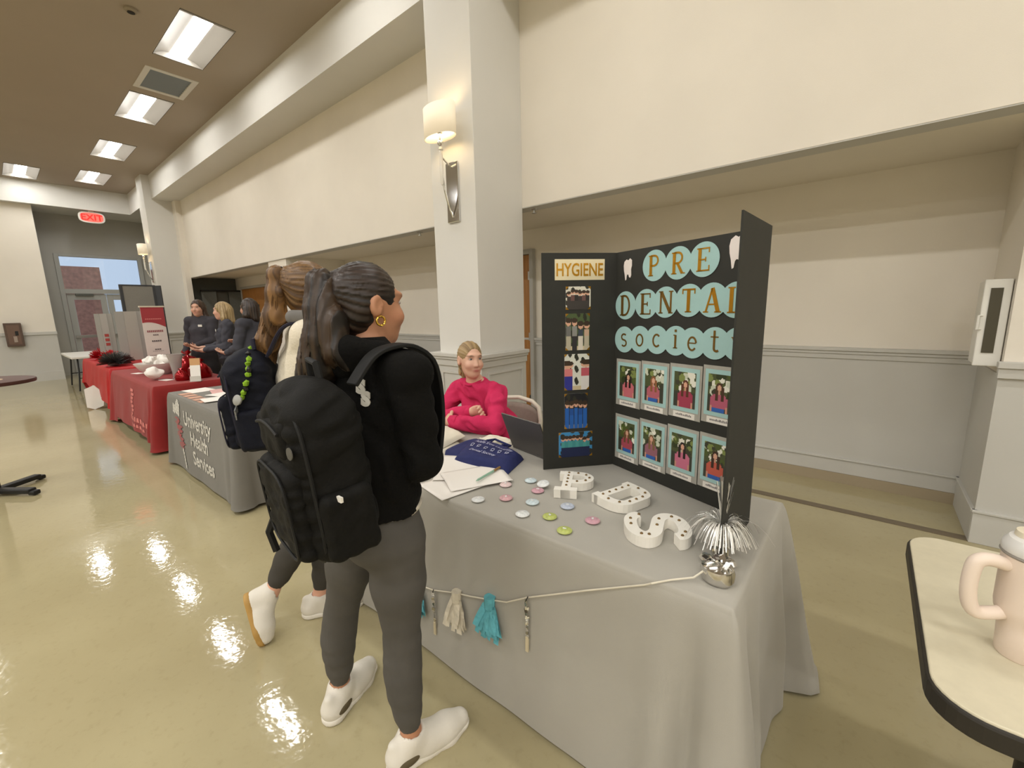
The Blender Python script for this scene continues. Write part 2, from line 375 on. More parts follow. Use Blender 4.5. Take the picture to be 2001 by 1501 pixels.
# brown doors in the alcove wall
def wood_door(n, x0, x1, label, double=False, sign=False):
    d = thing('door_%d' % n, label, 'door', ((x0+x1)/2, YB, 0)); d['kind'] = 'structure'; del d['category']; o = ((x0+x1)/2, YB, 0)
    mb = MB(); mb.box(x0-.055, x0, YB-.06, YB-.002, 0, 2.215); mb.box(x1, x1+.055, YB-.06, YB-.002, 0, 2.215); mb.box(x0, x1, YB-.06, YB-.002, 2.155, 2.215)
    obj('frame', shift(mb, o), M_wallgrey, d, bevel=.003)
    spans = [(x0+.004, (x0+x1)/2-.003), ((x0+x1)/2+.003, x1-.004)] if double else [(x0+.004, x1-.004)]
    for i, (a, b) in enumerate(spans):
        l = obj('door_leaf', shift(B(a, b, YB-.045, YB-.004, .01, 2.15), o), M_bdoor, d, bevel=.003)
        if double:
            w = b-.13 if i == 0 else a+.13
            obj('window_slot', shift(B(w-.05, w+.05, YB-.048, YB-.044, 1.15, 1.75), o), M_dark, l)
            obj('handle', shift(B(w-.03, w+.03, YB-.09, YB-.045, 1.0, 1.03), o), M_steel, l, bevel=.004)
        else:
            for z in (1.85, 1.1, .3): obj('hinge', shift(B(b-.02, b+.004, YB-.052, YB-.044, z, z+.1), o), M_steel, l)
            obj('door_closer', shift(B(b-.35, b-.1, YB-.1, YB-.045, 2.02, 2.09), o), M_steel, l, bevel=.004)
            obj('handle', shift(MB().tube([(a+.07, YB-.045, 1.0), (a+.07, YB-.1, 1.0), (a+.18, YB-.1, 1.0)], .011), o), M_steel, l)
    return d
wood_door(2, -4.25, -3.285, 'brown wooden door in a grey frame behind the column')
wood_door(3, -12.7, -11.02, 'brown wooden double door with narrow dark window slots', True)
# exit sign hung under the far bulkhead
t = thing('exit_sign', 'lit red exit sign hanging under the far bulkhead', 'exit sign', (-15.5, 2.07, 4.02))
mb = MB(); pr = [(.25*math.cos(a)*(1 if abs(math.cos(a)) < .8 else 1), .13*math.sin(a)) for a in [i*2*math.pi/32 for i in range(32)]]
pr = [(math.copysign(abs(math.cos(a))**.55, math.cos(a))*.25, math.copysign(abs(math.sin(a))**.7, math.sin(a))*.135) for a in [i*2*math.pi/32 for i in range(32)]]
mb.prism(pr, -.02, .02, lambda x, y, z: (z, x, y)); obj('housing', mb, M_white, t, bevel=.004)
obj('canopy', B(-.015, .015, -.05, .05, .12, .16), M_white, t)
mb = text_mb('EXIT', .2, .003, bold=.004); ys_ = [p[1] for p in mb.v]; c = (max(ys_)+min(ys_))/2
fmap(mb, lambda x, y, z: (.024+z, x, y-c)); obj('lettering', mb, mat('exit_red', 'e81a14', .5, emit='ff1a10', estr=.8), t)
mb = MB(); mb.prism([(x*.86, y*.8) for x, y in pr], .02, .0215, lambda x, y, z: (z, x, y)); obj('face_plate', mb, mat('exit_face', 'e87a70', .5, emit='ff4a3c', estr=.35), t)
# brown plaque on the far wall
t = thing('wall_plaque', 'dark brown box fixed to the far wall across the grey rail', 'plaque', (-15.56, .35, .88))
obj('case', B(.0, .1, -.14, .14, 0, .55), mat('plaque_brown', '5d4a3e', .5, var=.1), t, bevel=.01)
obj('panel', B(.1, .108, -.1, .1, .05, .5), mat('plaque_panel', '6e5648', .4), t)
obj('dial', B(.108, .118, -.02, .04, .1, .24), mat('plaque_metal', 'a09084', .4), t, bevel=.004)
obj('dial', B(.108, .116, .02, .07, .26, .36), M_black, t, bevel=.004)
# fire cabinet in the alcove corner
t = thing('fire_cabinet', 'white cabinet with a tall dark window in the alcove corner above the grey rail', 'fire cabinet', (.62, 3.8, 1.14))
obj('box', B(-.115, 0, 0, .16, -.03, .46), M_white, t, bevel=.006)
f = obj('door', B(-.118, -.005, -.022, 0, -.04, .47), M_white, t, bevel=.005)
obj('window', B(-.09, -.04, -.027, -.021, .04, .42), mat('cabinet_window', '4a4638', .15), f)
obj('handle', MB().tube([(-.108, -.022, .26), (-.125, -.04, .26), (-.125, -.04, .18), (-.108, -.022, .18)], .006), M_white, f)
for i, (x, l) in enumerate(((-4.17, 'small sprinkler head under the header left of the column'), (-2.5, 'small sprinkler head under the header right of the column'))):
    t = thing('sprinkler_head', l, 'sprinkler', (x, 3.38, 2.412), 0, 'sprinkler heads')
    obj('escutcheon', MB().lathe([(.035, 0), (.03, -.008), (.012, -.012)], n=16), M_steel, t)
    obj('nozzle', MB().lathe([(.01, -.01), (.01, -.035), (.022, -.037), (.022, -.04), (0, -.042)], n=14), M_steel, t)
# wall sconces
M_shade = mat('sconce_shade_fabric', 'efe6d2', .8, trans=0, emit='ffe8c4', estr=.16)
def sconce(x, y, z, label, rot=0.):
    t = thing('wall_sconce', label, 'wall lamp', (x, y, z), rot, 'column sconces')
    obj('backplate', B(-.07, .07, -.022, 0, -.24, .24), M_chrome, t, bevel=.006)
    arm = [(0, -.022, -.2), (0, -.06, -.12), (0, -.1, 0), (0, -.125, .14), (0, -.13, .3)]
    obj('arm', MB().tube(spline(arm, 5), .009, 8), M_chrome, t, smooth=True)
    obj('crossbar', MB().tube([(0, -.022, .2), (0, -.13, .26)], .008, 8), M_chrome, t)
    obj('stem', MB().lathe([(.008, .04), (.014, .06), (.016, .2), (.012, .3), (.02, .31), (.012, .33)], (0, -.128, 0), 14), mat('acrylic', 'e8e4da', .1), t, smooth=True)
    obj('bead', MB().lathe([(0, .33), (.022, .345), (.027, .36), (.022, .375), (.008, .39), (.008, .43), (.024, .435), (.024, .45), (0, .45)], (0, -.128, 0), 16), M_chrome, t, smooth=True)
    mb = MB(); n = 40
    for k in range(n): mb.v += [(.165*math.cos(2*math.pi*k/n), -.128+.085*math.sin(2*math.pi*k/n), zz) for zz in (.4, .63)]
    mb.f = [(2*k, (2*k+2) % (2*n), (2*k+3) % (2*n), 2*k+1) for k in range(n)]
    obj('lamp_shade', mb, M_shade, t, smooth=True, solid=.004)
    obj('bulb', MB().lathe([(0, .44), (.014, .45), (.03, .5), (.03, .52), (.018, .55), (0, .555)], (0, -.128, 0), 14), mat('lit_bulb', 'ffffff', .5, emit='ffe2b4', estr=40*SCONCE_STRENGTH), t, smooth=True)
sconce(-2.825, 2.68, 2.48, 'chrome wall sconce with an oval white shade, above the seated woman')
sconce(-13.3, 2.68, 2.55, 'small distant wall sconce with a white shade on the far column', 0)
# ---------------------------------------------------------------- tables and cloths
def fold_noise(rng, n=5):
    ks = [(rng.uniform(3, 14), rng.uniform(0, 6.28), rng.uniform(.4, 1)) for _ in range(n)]
    tot = sum(k[2] for k in ks)
    return lambda s: sum(a*math.sin(f*s+p) for f, p, a in ks)/tot
class Cloth:
    """a rectangular cloth over a table: flat top, rounded edge, skirt with folds at the corners"""
    def __init__(s, x0, x1, y0, y1, zt, hem, seed, flare=.03, amp=.012, corner=.05, rc=.035, deep=.6, tip=0.):
        s.b = (x0, x1, y0, y1); s.zt = zt; s.hem = hem; s.flare = flare; s.amp = amp; s.corner = corner; s.rc = rc; s.deep = deep; s.tip = tip
        s.n = fold_noise(random.Random(seed)); s.n2 = fold_noise(random.Random(seed+9)); s.L = (x1-x0, y1-y0)
        s.per = 2*(s.L[0]+s.L[1])
    def edge(s, t):      # perimeter point, outward normal, distance to the nearest corner (signed side)
        x0, x1, y0, y1 = s.b; a, b = s.L; t = t % s.per
        if t < a: return (x0+t, y0), (0, -1), t, a
        t -= a
        if t < b: return (x1, y0+t), (1, 0), t, b
        t -= b
        if t < a: return (x1-t, y1), (0, 1), t, a
        t -= a
        return (x0, y1-t), (-1, 0), t, b
    def point(s, t, v):
        """t along the perimeter, v 0 at the table edge .. 1 at the hem"""
        (x, y), n, d, L = s.edge(t); c = min(d, L-d); w = math.exp(-(c/.10)**2); first = d < L-d
        # normals turn at the corners
        k = max(0., 1-c/s.rc)*.5 if c < s.rc else 0.
        if k:
            tx, ty = -n[1], n[0]; sg = -1 if first else 1
            nx, ny = n[0]*(1-k)+tx*sg*k, n[1]*(1-k)+ty*sg*k; m = math.hypot(nx, ny); nx, ny = nx/m, ny/m
            x -= nx*0; 
        else: nx, ny = n
        z = s.zt+(s.hem(x, y, n)-s.zt)*v
        groove = -math.exp(-((c-.095)/.034)**2)*.05*s.deep+math.exp(-((c-.18)/.05)**2)*.022*s.deep
        if n[1] and first: groove *= .25
        o = .012*(1-math.exp(-v*30))+s.flare*v+s.amp*v**.8*(s.n(t)+.5*s.n2(t*2.1+v))+(s.corner+(s.tip if x > s.b[1]-.14 and y > s.b[3]-.14 else 0))*w*v+groove*min(1, v*1.6)*s.amp/.012
        zz = z - .03*w*v*(1 if z > .06 else 0)
        return Vector((x+nx*o, y+ny*o, max(zz, .004)))
    def build(s, step=.025, nv=22):
        mb = MB(); x0, x1, y0, y1 = s.b; N = int(s.per/step)
        # perimeter samples, with the corners included
        ts = [s.per*i/N for i in range(N)]
        cs = [0, s.L[0], s.L[0]+s.L[1], 2*s.L[0]+s.L[1]]
        ts = sorted(set([round(t, 4) for t in ts if min(abs(t-c) for c in cs) > .012]+[round(c+e, 4) % s.per for c in cs for e in (-.009, 0, .009)]))
        N = len(ts); rows = []
        vs = [0.0, .006, .014, .025, .045]+[.07+.93*i/(nv-1) for i in range(nv)]
        # rounded edge above: inset ring and top
        r = .014
        for a in (0, 30, 60):
            q = math.radians(a); ring = []
            for t in ts:
                (x, y), n, d, L = s.edge(t); p = s.point(t, 0)
                xi = min(max(p.x, x0+r), x1-r); yi = min(max(p.y, y0+r), y1-r)
                ring.append((xi+(p.x-xi)*math.sin(q), yi+(p.y-yi)*math.sin(q), s.zt+r*math.cos(q)-r*.0-.0))
            rows.append(ring)
        for v in vs: rows.append([tuple(s.point(t, v)) for t in ts])
        for ring in rows: mb.v += ring
        for j in range(len(rows)-1):
            for i in range(N): mb.f.append((j*N+i, (j+1)*N+i, (j+1)*N+(i+1) % N, j*N+(i+1) % N))
        mb.f.append(tuple(range(N)))
        return mb
M_gcloth = mat('light_grey_table_linen', 'a5a197', .85, var=.02, scale=6, bump=.06, bscale=350, sheen=.15)
M_dcloth = mat('dark_grey_table_linen', '74716a', .85, var=.03, scale=8, bump=.06, bscale=350, sheen=.1)
M_rcloth = mat('red_table_linen', '8a1c1a', .8, var=.05, scale=8, bump=.06, bscale=300, sheen=.1)
M_rcloth2 = mat('bright_red_table_cover', 'ae1318', .5, var=.05, scale=8, bump=.05, bscale=200)
M_ttop = mat('white_table_plastic', 'dcd9d0', .5)
M_leg = mat('grey_leg_metal', '6d6d6b', .4, .6)
def folding_table(x0, x1, y0, y1, zt, label, rot=0.):
    c = ((x0+x1)/2, (y0+y1)/2, 0); t = thing('folding_table', label, 'table', c, rot, 'folding tables along the wall')
    a, b = (x1-x0)/2, (y1-y0)/2
    obj('table_top', B(-a, a, -b, b, zt-.045, zt), M_ttop, t, bevel=.01)
    for sx in (-1, 1):
        x = sx*(a-.25)
        for sy in (-1, 1):
            mb = MB().tube([(x-sx*.12, sy*(b-.12), zt-.045), (x, sy*(b-.1), .4), (x, sy*(b-.06), .012)], .014, 8); obj('leg', mb, M_leg, t, smooth=True)
        obj('stretcher', MB().tube([(x, -b+.09, .28), (x, b-.09, .28)], .01, 8), M_leg, t)
    return t
T1 = (-2.03, -.195, 1.085, 1.85); ZT = .742
folding_table(*T1[:2], *T1[2:], ZT-.004, 'white folding table hidden under the light grey cloth with the display board')
cl1 = Cloth(T1[0]-.004, T1[1]+.004, T1[2]-.004, T1[3]+.004, ZT-.012, lambda x, y, n: .012, 3, flare=.035, corner=.08, deep=1., tip=.06)
o = obj('tablecloth', cl1.build(.02, 24), M_gcloth, smooth=True, angle=180); tag(o, 'light grey cloth to the floor under the black display board', 'tablecloth')
# loose tip of the cloth lying on the floor at the back corner
T2 = (-5.42, -3.62, 1.06, 1.82)
folding_table(*T2[:2], *T2[2:], ZT-.004, 'white folding table hidden under the dark grey health services cloth')
cl2 = Cloth(T2[0]-.004, T2[1]+.004, T2[2]-.004, T2[3]+.004, ZT-.012, lambda x, y, n: .03, 11, flare=.03, amp=.009, corner=.05)
t2 = thing('tablecloth', 'dark grey cloth printed with white University Health Services lettering', 'tablecloth', ((T2[0]+T2[1])/2, T2[2], 0))
o2 = tuple(t2.location)
obj('cloth', shift(cl2.build(.025, 20), o2), M_dcloth, t2, smooth=True, angle=180)
T3 = (-8.45, -6.0, 1.05, 1.82)
folding_table(*T3[:2], *T3[2:], ZT-.004, 'white folding table hidden under the dark red cloth with the white emblem')
cl3 = Cloth(T3[0]-.004, T3[1]+.004, T3[2]-.004, T3[3]+.004, ZT-.012, lambda x, y, n: (.1 if n[1] < 0 and T3[0]+.25 < x < T3[1]-.12 else .03), 21, flare=.05, amp=.02, corner=.07)
t3 = thing('tablecloth', 'dark red cloth with a faded white emblem on its front', 'tablecloth', ((T3[0]+T3[1])/2, T3[2], 0)); o3 = tuple(t3.location)
obj('cloth', shift(cl3.build(.03, 16), o3), M_rcloth, t3, smooth=True, angle=180)
T4 = (-11.5, -8.72, 1.06, 1.82)
folding_table(*T4[:2], *T4[2:], ZT-.004, 'white folding table under the short bright red cover')
cl4 = Cloth(T4[0]-.004, T4[1]+.004, T4[2]-.004, T4[3]+.004, ZT-.012, lambda x, y, n: (.32-.2*(x-T4[0])/(T4[1]-T4[0]) if n[1] < 0 else .2), 31, flare=.03, amp=.02, corner=.04)
o = obj('tablecloth', cl4.build(.035, 14), M_rcloth2, smooth=True, angle=180); tag(o, 'short bright red cover on the table nearest the exit doors', 'tablecloth')
tt = folding_table(-14.1, -12.25, .95, 1.7, .74, 'bare white folding table with dark legs in front of the exit doors')
for ch in tt.children:
    if ch.name.startswith(('leg', 'stretcher')): ch.data.materials[0] = M_black
# table against the alcove wall behind the column
T5 = (-5.5, -3.45, 2.95, 3.65)
folding_table(*T5[:2], *T5[2:], .736, 'white folding table under a mid grey cloth behind the column')
cl5 = Cloth(T5[0]-.004, T5[1]+.004, T5[2]-.004, T5[3]+.004, .728, lambda x, y, n: .02, 41, flare=.03)
o = obj('tablecloth', cl5.build(.04, 12), M_dcloth, smooth=True, angle=180); tag(o, 'mid grey cloth on the table behind the column', 'tablecloth')
t = thing('serving_tray', 'black oval tray on the grey table behind the column', 'tray', (-3.72, 3.2, .745))
obj('tray', MB().lathe([(0, .004), (.15, .004), (.19, .03), (.2, .03), (.155, 0), (0, 0)], n=28, sx=1.1, sy=.8), M_black, t, smooth=True)
obj('rim', MB().lathe([(.19, .028), (.2, .036), (.205, .03)], n=28, sx=1.1, sy=.8), M_black, t)

# lettering pressed onto the cloth fronts: p = distance along the front from its left end, z = height
def on_front(cl, x, z, lift=.004):
    t = x-cl.b[0]; v = (cl.zt-z)/(cl.zt-cl.hem(x, 0, (0, -1))); p = cl.point(t, max(0, min(1, v))); return Vector((p.x, p.y-lift, z))
def cloth_text(cl, txt, size, x, z, m, name, parent, off, shear=0., bold=.0, jag=0.):
    mb = text_mb(txt, size, .0, 'LEFT', 1.0, shear, bold)
    fmap(mb, lambda a, b, c: on_front(cl, x+a, z+b)); shift(mb, off); return obj(name, mb, m, parent)
M_wprint = mat('white_cloth_print', 'e6e3da', .7, var=.25, scale=45, col2='9a968c')
M_rprint = mat('red_cloth_print', 'b44a50', .7, var=.25, scale=45, col2='7d6a66')
for txt, x, z, s in (('University', -4.86, .505, .185), ('Health', -4.70, .335, .185), ('Services', -4.66, .165, .175)):
    cloth_text(cl2, txt, s, x, z, M_wprint, 'lettering', t2, o2, bold=.005)
def cloth_poly(cl, pts, m, name, parent, off):
    mb = MB(); pts3 = [on_front(cl, x, z, .005) for x, z in pts]
    mb.add(pts3, [tuple(range(len(pts3)))]); shift(mb, off); return obj(name, mb, m, parent)
# emblem: a white patch over a red plume with a white tail
rng = random.Random(5)
for q in range(9):
    x = -5.22+rng.uniform(0, .17); z = .56+rng.uniform(0, .1)
    cloth_poly(cl2, [(x, z), (x+.07, z-.02), (x+.09, z+.05), (x+.02, z+.065)], M_wprint, 'emblem_patch', t2, o2)
for q in range(26):
    f = q/25; x = -5.13+.12*f+rng.uniform(-.07, .05); z = .53-.27*f; w = .09+rng.uniform(0, .07)
    cloth_poly(cl2, [(x-.02, z), (x+w*.5, z-.018), (x+w, z+.004), (x+w*.5, z+.012)], M_rprint, 'emblem_plume', t2, o2)
for q in range(6):
    z = .25-.03*q; x = -4.99+.012*q
    cloth_poly(cl2, [(x, z-.03), (x+.045, z-.035), (x+.05, z), (x+.005, z+.004)], M_wprint, 'emblem_tail', t2, o2)
M_pprint = mat('faded_white_print', 'd07a74', .7, var=.2, scale=40)
for q in range(7):
    z = .62-.05*q; x = -7.12+.03*math.sin(q*1.7)
    cloth_poly(cl3, [(x, z-.035), (x+.16-.02*q*.4, z-.03), (x+.19-.02*q*.4, z+.004), (x+.03, z+.008)], M_pprint, 'emblem', t3, o3)
for k, z in enumerate((.225, .155)):
    mb = MB()
    for q in range(8 if k == 0 else 6):
        x = -7.2+.115*q+.08*k; pts = [on_front(cl3, a, b, .005) for a, b in ((x, z), (x+.095, z), (x+.085, z+.06-.02*k), (x+.01, z+.055-.02*k))]
        mb.add(pts, [(0, 1, 2, 3)])
    obj('lettering', shift(mb, o3), M_pprint, t3)

# foreground table on the right with its dark edge
t = thing('dining_table', 'cream laminate table with a thick dark edge carrying the beige tumbler', 'table', (.155, 1.035, 0))
X1, Y1 = 1.85, .80
def rrect(x0, x1, y0, y1, r, n=8):
    pts = []
    for cx, cy, a0 in ((x1-r, y0+r, -90), (x1-r, y1-r, 0), (x0+r, y1-r, 90), (x0+r, y0+r, 180)):
        pts += [(cx+r*math.cos(math.radians(a0+90*i/n)), cy+r*math.sin(math.radians(a0+90*i/n))) for i in range(n+1)]
    return pts
M_lam = mat('cream_laminate', 'cfc7ae', .35, var=.04, scale=30)
M_edge = mat('dark_table_edge', '2a2620', .5)
obj('table_top', MB().prism(rrect(.006, X1-.006, .006, Y1-.006, .085), .716, .75), M_lam, t, bevel=.003)
obj('edge_band', MB().prism(rrect(0, X1, 0, Y1, .09), .70, .745), M_edge, t, bevel=.006)
for sx in (.25, X1-.25):
    obj('leg', MB().tube([(sx, Y1/2, .7), (sx, Y1/2, .03)], .035, 14), M_edge, t, smooth=True)
    obj('foot', B(sx-.03, sx+.03, .08, Y1-.08, 0, .035), M_edge, t, bevel=.008)
# bistro table at the left
t = thing('bistro_table', 'tall round bistro table with a dark edge on a black cross base', 'table', (-5.73, -.175, 0))
obj('table_top', MB().lathe([(0, .97), (.372, .97), (.372, .998), (0, 1.0)], n=48), mat('tan_laminate', 'b99f82', .35, var=.08, scale=20), t)
obj('edge_band', MB().lathe([(.37, .966), (.38, .968), (.384, .982), (.38, .997), (.37, .999)], n=48), mat('maroon_edge', '4a2a24', .45), t, smooth=True)
obj('post', MB().tube([(0, 0, .05), (0, 0, .966)], .038, 16), M_black, t, smooth=True)
for k in range(4):
    a = math.radians(38+90*k); d = Vector((math.cos(a), math.sin(a), 0)); p = Vector((-d.y, d.x, 0))
    mb = MB(); mb.obox(d*.17+Vector((0, 0, .04)), d*.17, p*.035, (0, 0, .022)); mb.obox(d*.35+Vector((0, 0, .024)), d*.03, p*.03, (0, 0, .02))
    obj('foot', mb, M_black, t, bevel=.012)
# tumbler
t = thing('tumbler', 'large beige insulated tumbler with a side handle, clear lid and straw', 'cup', (.312, 1.295, .75), math.radians(0))
M_tum = mat('beige_powder_coat', 'e6d5c6', .5, bump=.03, bscale=400)
obj('cup_body', MB().lathe([(0, 0), (.036, 0), (.039, .004), (.0415, .06), (.042, .085), (.05, .1), (.052, .115), (.053, .225), (.053, .235), (.049, .235), (.049, .225)], n=48), M_tum, t, smooth=True)
hd = []; a = math.radians(205)
def hp(r, z): return (math.cos(a)*r, math.sin(a)*r, z)
path = [(.05, .205), (.075, .212), (.095, .21), (.105, .195), (.108, .15), (.102, .11), (.088, .09), (.06, .092), (.045, .096)]
obj('handle', MB().tube(spline([hp(*p) for p in path], 6), .0138, 14), M_tum, t, smooth=True)
l = obj('lid', MB().lathe([(.054, .232), (.056, .238), (.054, .25), (.046, .262), (.02, .266), (0, .267)], n=40), mat('frosted_lid', 'dcdad6', .3), t, smooth=True)
obj('band', MB().lathe([(.0535, .226), (.0565, .23), (.0535, .236)], n=40), mat('lid_band', '8e8880', .4), l)
obj('lid_cover', MB().lathe([(.03, .264), (.028, .275), (.01, .278), (0, .278)], (-.008, .008, 0), 24), mat('lid_cream', 'ded4bc', .5), l, smooth=True)
obj('straw', MB().tube([(.006, .012, .27), (.012, .018, .325)], .006, 12), mat('straw_clear', 'e6e2dc', .25), t, smooth=True)
# ---------------------------------------------------------------- display board and what lies on the grey table
ZB = ZT+.0035
M_bcard = mat('black_foam_board', '2b2b26', .7, var=.06, scale=15)
M_teal = mat('aqua_card', 'a2c6c4', .6, var=.02, scale=20)
M_gold = mat('gold_foil_letter', 'c4912f', .28, .85)
M_gold2 = mat('dark_gold_letter', '8a6a34', .35, .7)
M_silver = mat('silver_frame', 'd2cfc8', .3, .6)
M_card = mat('white_card', 'e6e1d8', .6)
board = thing('display_board', 'black trifold display board with gold Pre Dental Society letters on aqua discs', 'display board', (-.6, 1.7, ZB))
OB = Vector(board.location)
def panel_frame(a, b, zb=ZB, side=1):
    a = Vector((a[0], a[1], zb)); d = Vector((b[0], b[1], zb))-a; L = d.length; u = d/L; v = Vector((0, 0, 1)); n = u.cross(v)*side
    return dict(o=a, u=u, v=v, n=n, L=L)
BL, FLd, FRd, BR = (-1.13, 1.577), (-.903, 1.837), (-.267, 1.60), (-.281, 1.275)
HB = .992
PL, PC, PR = panel_frame(BL, FLd), panel_frame(FLd, FRd), panel_frame(FRd, BR)
def uv(P, px, py):
    d = ray(px, py); c = Vector((0, 0, CAM_H)); k = (P['o']-c).dot(P['n'])/d.dot(P['n']); q = c+d*k-P['o']
    return q.dot(P['u']), q.dot(P['v'])
def fr(P, cu, cv, lift=.0):
    o = P['o']-OB; return lambda x, y, z: tuple(o+P['u']*(cu+x)+P['v']*(cv+y)+P['n']*(z+lift))
parts = {}
for nm, P in (('left_panel', PL), ('centre_panel', PC), ('right_panel', PR)):
    mb = MB(); mb.prism([(0, 0), (P['L'], 0), (P['L'], HB), (0, HB)], -.005, 0, fr(P, 0, 0)); parts[nm] = obj('panel', mb, M_bcard, board)
# serif glyphs drawn as strokes
def arc(cx, cy, rx, ry, a0, a1, n=10): return [(cx+rx*math.cos(math.radians(a0+(a1-a0)*i/n)), cy+ry*math.sin(math.radians(a0+(a1-a0)*i/n))) for i in range(n+1)]
def stem(x, y0=0., y1=1., w=.16, s=.3): return [([(x, y0), (x, y1)], w), ([(x-s/2, y0+.025), (x+s/2, y0+.025)], .05), ([(x-s/2, y1-.025), (x+s/2, y1-.025)], .05)]
G = {
 'P': stem(.16)+[([(.16, .975)]+arc(.36, .735, .24, .24, 90, -90)+[(.16, .495)], .09)],
 'R': stem(.16)+[([(.16, .975)]+arc(.36, .735, .24, .24, 90, -90)+[(.16, .495)], .09), ([(.34, .5), (.62, .03)], .13), ([(.55, .025), (.78, .025)], .05)],
 'E': stem(.16)+[([(.16, .97), (.62, .97)], .06), ([(.62, 1.), (.62, .78)], .05), ([(.16, .5), (.46, .5)], .06), ([(.46, .6), (.46, .4)], .05), ([(.16, .03), (.64, .03)], .06), ([(.64, 0), (.64, .24)], .05)],
 'D': stem(.16)+[([(.16, .975), (.3, .975)]+arc(.32, .5, .32, .475, 90, -90, 14)+[(.16, .025)], .1)],
 'N': stem(.12, w=.09, s=.24)+stem(.68, w=.09, s=.24)+[([(.14, .97), (.66, .03)], .15)],
 'T': [([(.36, 0), (.36, .97)], .16), ([(.2, .025), (.52, .025)], .05), ([(.04, .965), (.68, .965)], .07), ([(.06, 1.), (.06, .78)], .05), ([(.66, 1.), (.66, .78)], .05)],
 'A': [([(.1, .02), (.37, .98)], .08), ([(.37, .98), (.66, .02)], .17), ([(.2, .33), (.54, .33)], .06), ([(-.02, .025), (.22, .025)], .05), ([(.5, .025), (.8, .025)], .05)],
 'L': stem(.16)+[([(.16, .03), (.6, .03)], .06), ([(.6, 0), (.6, .28)], .05)],
 's': [(arc(.27, .5, .17, .16, 40, 250, 10)+arc(.27, .17, .18, .17, 80, -140, 10), .085)],
 'o': [(arc(.3, .33, .22, .3, 0, 360, 22), .085)],
 'c': [(arc(.3, .33, .22, .3, 45, 315, 18), .09)],
 'i': [([(.2, 0), (.2, .64)], .11), ([(.08, .02), (.32, .02)], .045), ([(.08, .63), (.2, .63)], .05), ([(.2, .78), (.2, .9)], .12)],
 'e': [([(.1, .36), (.5, .36)], .05), (arc(.3, .33, .21, .3, 8, 320, 20), .085)],
 't': [([(.22, .92), (.22, .14)]+arc(.34, .14, .12, .12, 180, 320, 6), .1), ([(.04, .64), (.42, .64)], .055)],
 'y': [([(.08, .64), (.3, .05)], .1), ([(.52, .64), (.26, -.1), (.12, -.22)], .06), ([(0, .635), (.2, .635)], .045), ([(.42, .635), (.62, .635)], .045)],
}
def ribbon(mb, pts, w, z0, z1, f):
    n = len(pts); l, r = [], []
    for i in range(n):
        a, b = pts[max(i-1, 0)], pts[min(i+1, n-1)]; dx, dy = b[0]-a[0], b[1]-a[1]; m = math.hypot(dx, dy) or 1
        l.append((pts[i][0]-dy/m*w/2, pts[i][1]+dx/m*w/2)); r.append((pts[i][0]+dy/m*w/2, pts[i][1]-dx/m*w/2))
    for i in range(n-1): mb.prism([r[i], r[i+1], l[i+1], l[i]], z0, z1, f)
def glyph(ch, size, m, P, cu, cv, lift, parent, dx=-.35):
    mb = MB()
    for pts, w in G[ch]: ribbon(mb, [((x+dx)*size, y*size) for x, y in pts], w*size, 0, .0012, fr(P, cu, cv, lift))
    return obj('letter', mb, m, parent)
def disc(P, cu, cv, r, lift):
    pts = [(r*math.cos(i*math.pi/18), r*math.sin(i*math.pi/18)) for i in range(36)]
    return obj('letter_disc', MB().prism(pts, 0, .0008, fr(P, cu, cv, lift)), M_teal, board)
rows = [('PRE', [(1279, 519), (1325.5, 514), (1376.6, 507)], .062, .082, -.5, M_gold),
        ('DENTAL', [(1222.5, 597), (1263, 594), (1301, 590.7), (1347, 587.3), (1393, 586.4), (1441, 586)], .0615, .088, -.5, M_gold2),
        ('society', [(1220, 663.5), (1250.5, 663.5), (1284, 664.3), (1321, 666), (1354, 670.4), (1398, 671), (1444, 673)], .0585, .082, -.36, M_gold2)]
for word, cs, r, size, dy, m in rows:
    for i, ch in enumerate(word):
        u, v = uv(PC, *cs[i]); u = min(u, PC['L']-.01-r*.6); d_ = disc(PC, u, v, r, .0004+.0007*i)
        mm = M_gold if word == 'PRE' or ch in 'TAL' else m
        glyph(ch, size, mm, PC, u, v+dy*size, .0016+.0007*i, d_, {'i': -.2, 't': -.24, 's': -.28, 'o': -.3, 'c': -.3, 'e': -.3, 'y': -.3}.get(ch, -.37))
tooth = [(-.5, .35), (-.42, .72), (-.15, .92), (.05, .8), (.28, .98), (.5, .8), (.52, .3), (.42, -.05), (.45, -.6), (.36, -.82), (.22, -.8), (.1, -.52), (-.02, -.5), (-.1, -.62), (-.16, -1.0), (-.27, -1.05), (-.36, -.5), (-.46, -.1)]
for px, py, s in ((1227, 526, .045), (1441, 490, .055)):
    u, v = uv(PC, px, py); u = min(u, PC['L']-.035)
    obj('tooth_cutout', MB().prism([(x*s*1.05, y*s) for x, y in tooth], 0, .0015, fr(PC, u, v, .0004)), mat('white_paper', 'e8dfda', .6), board)
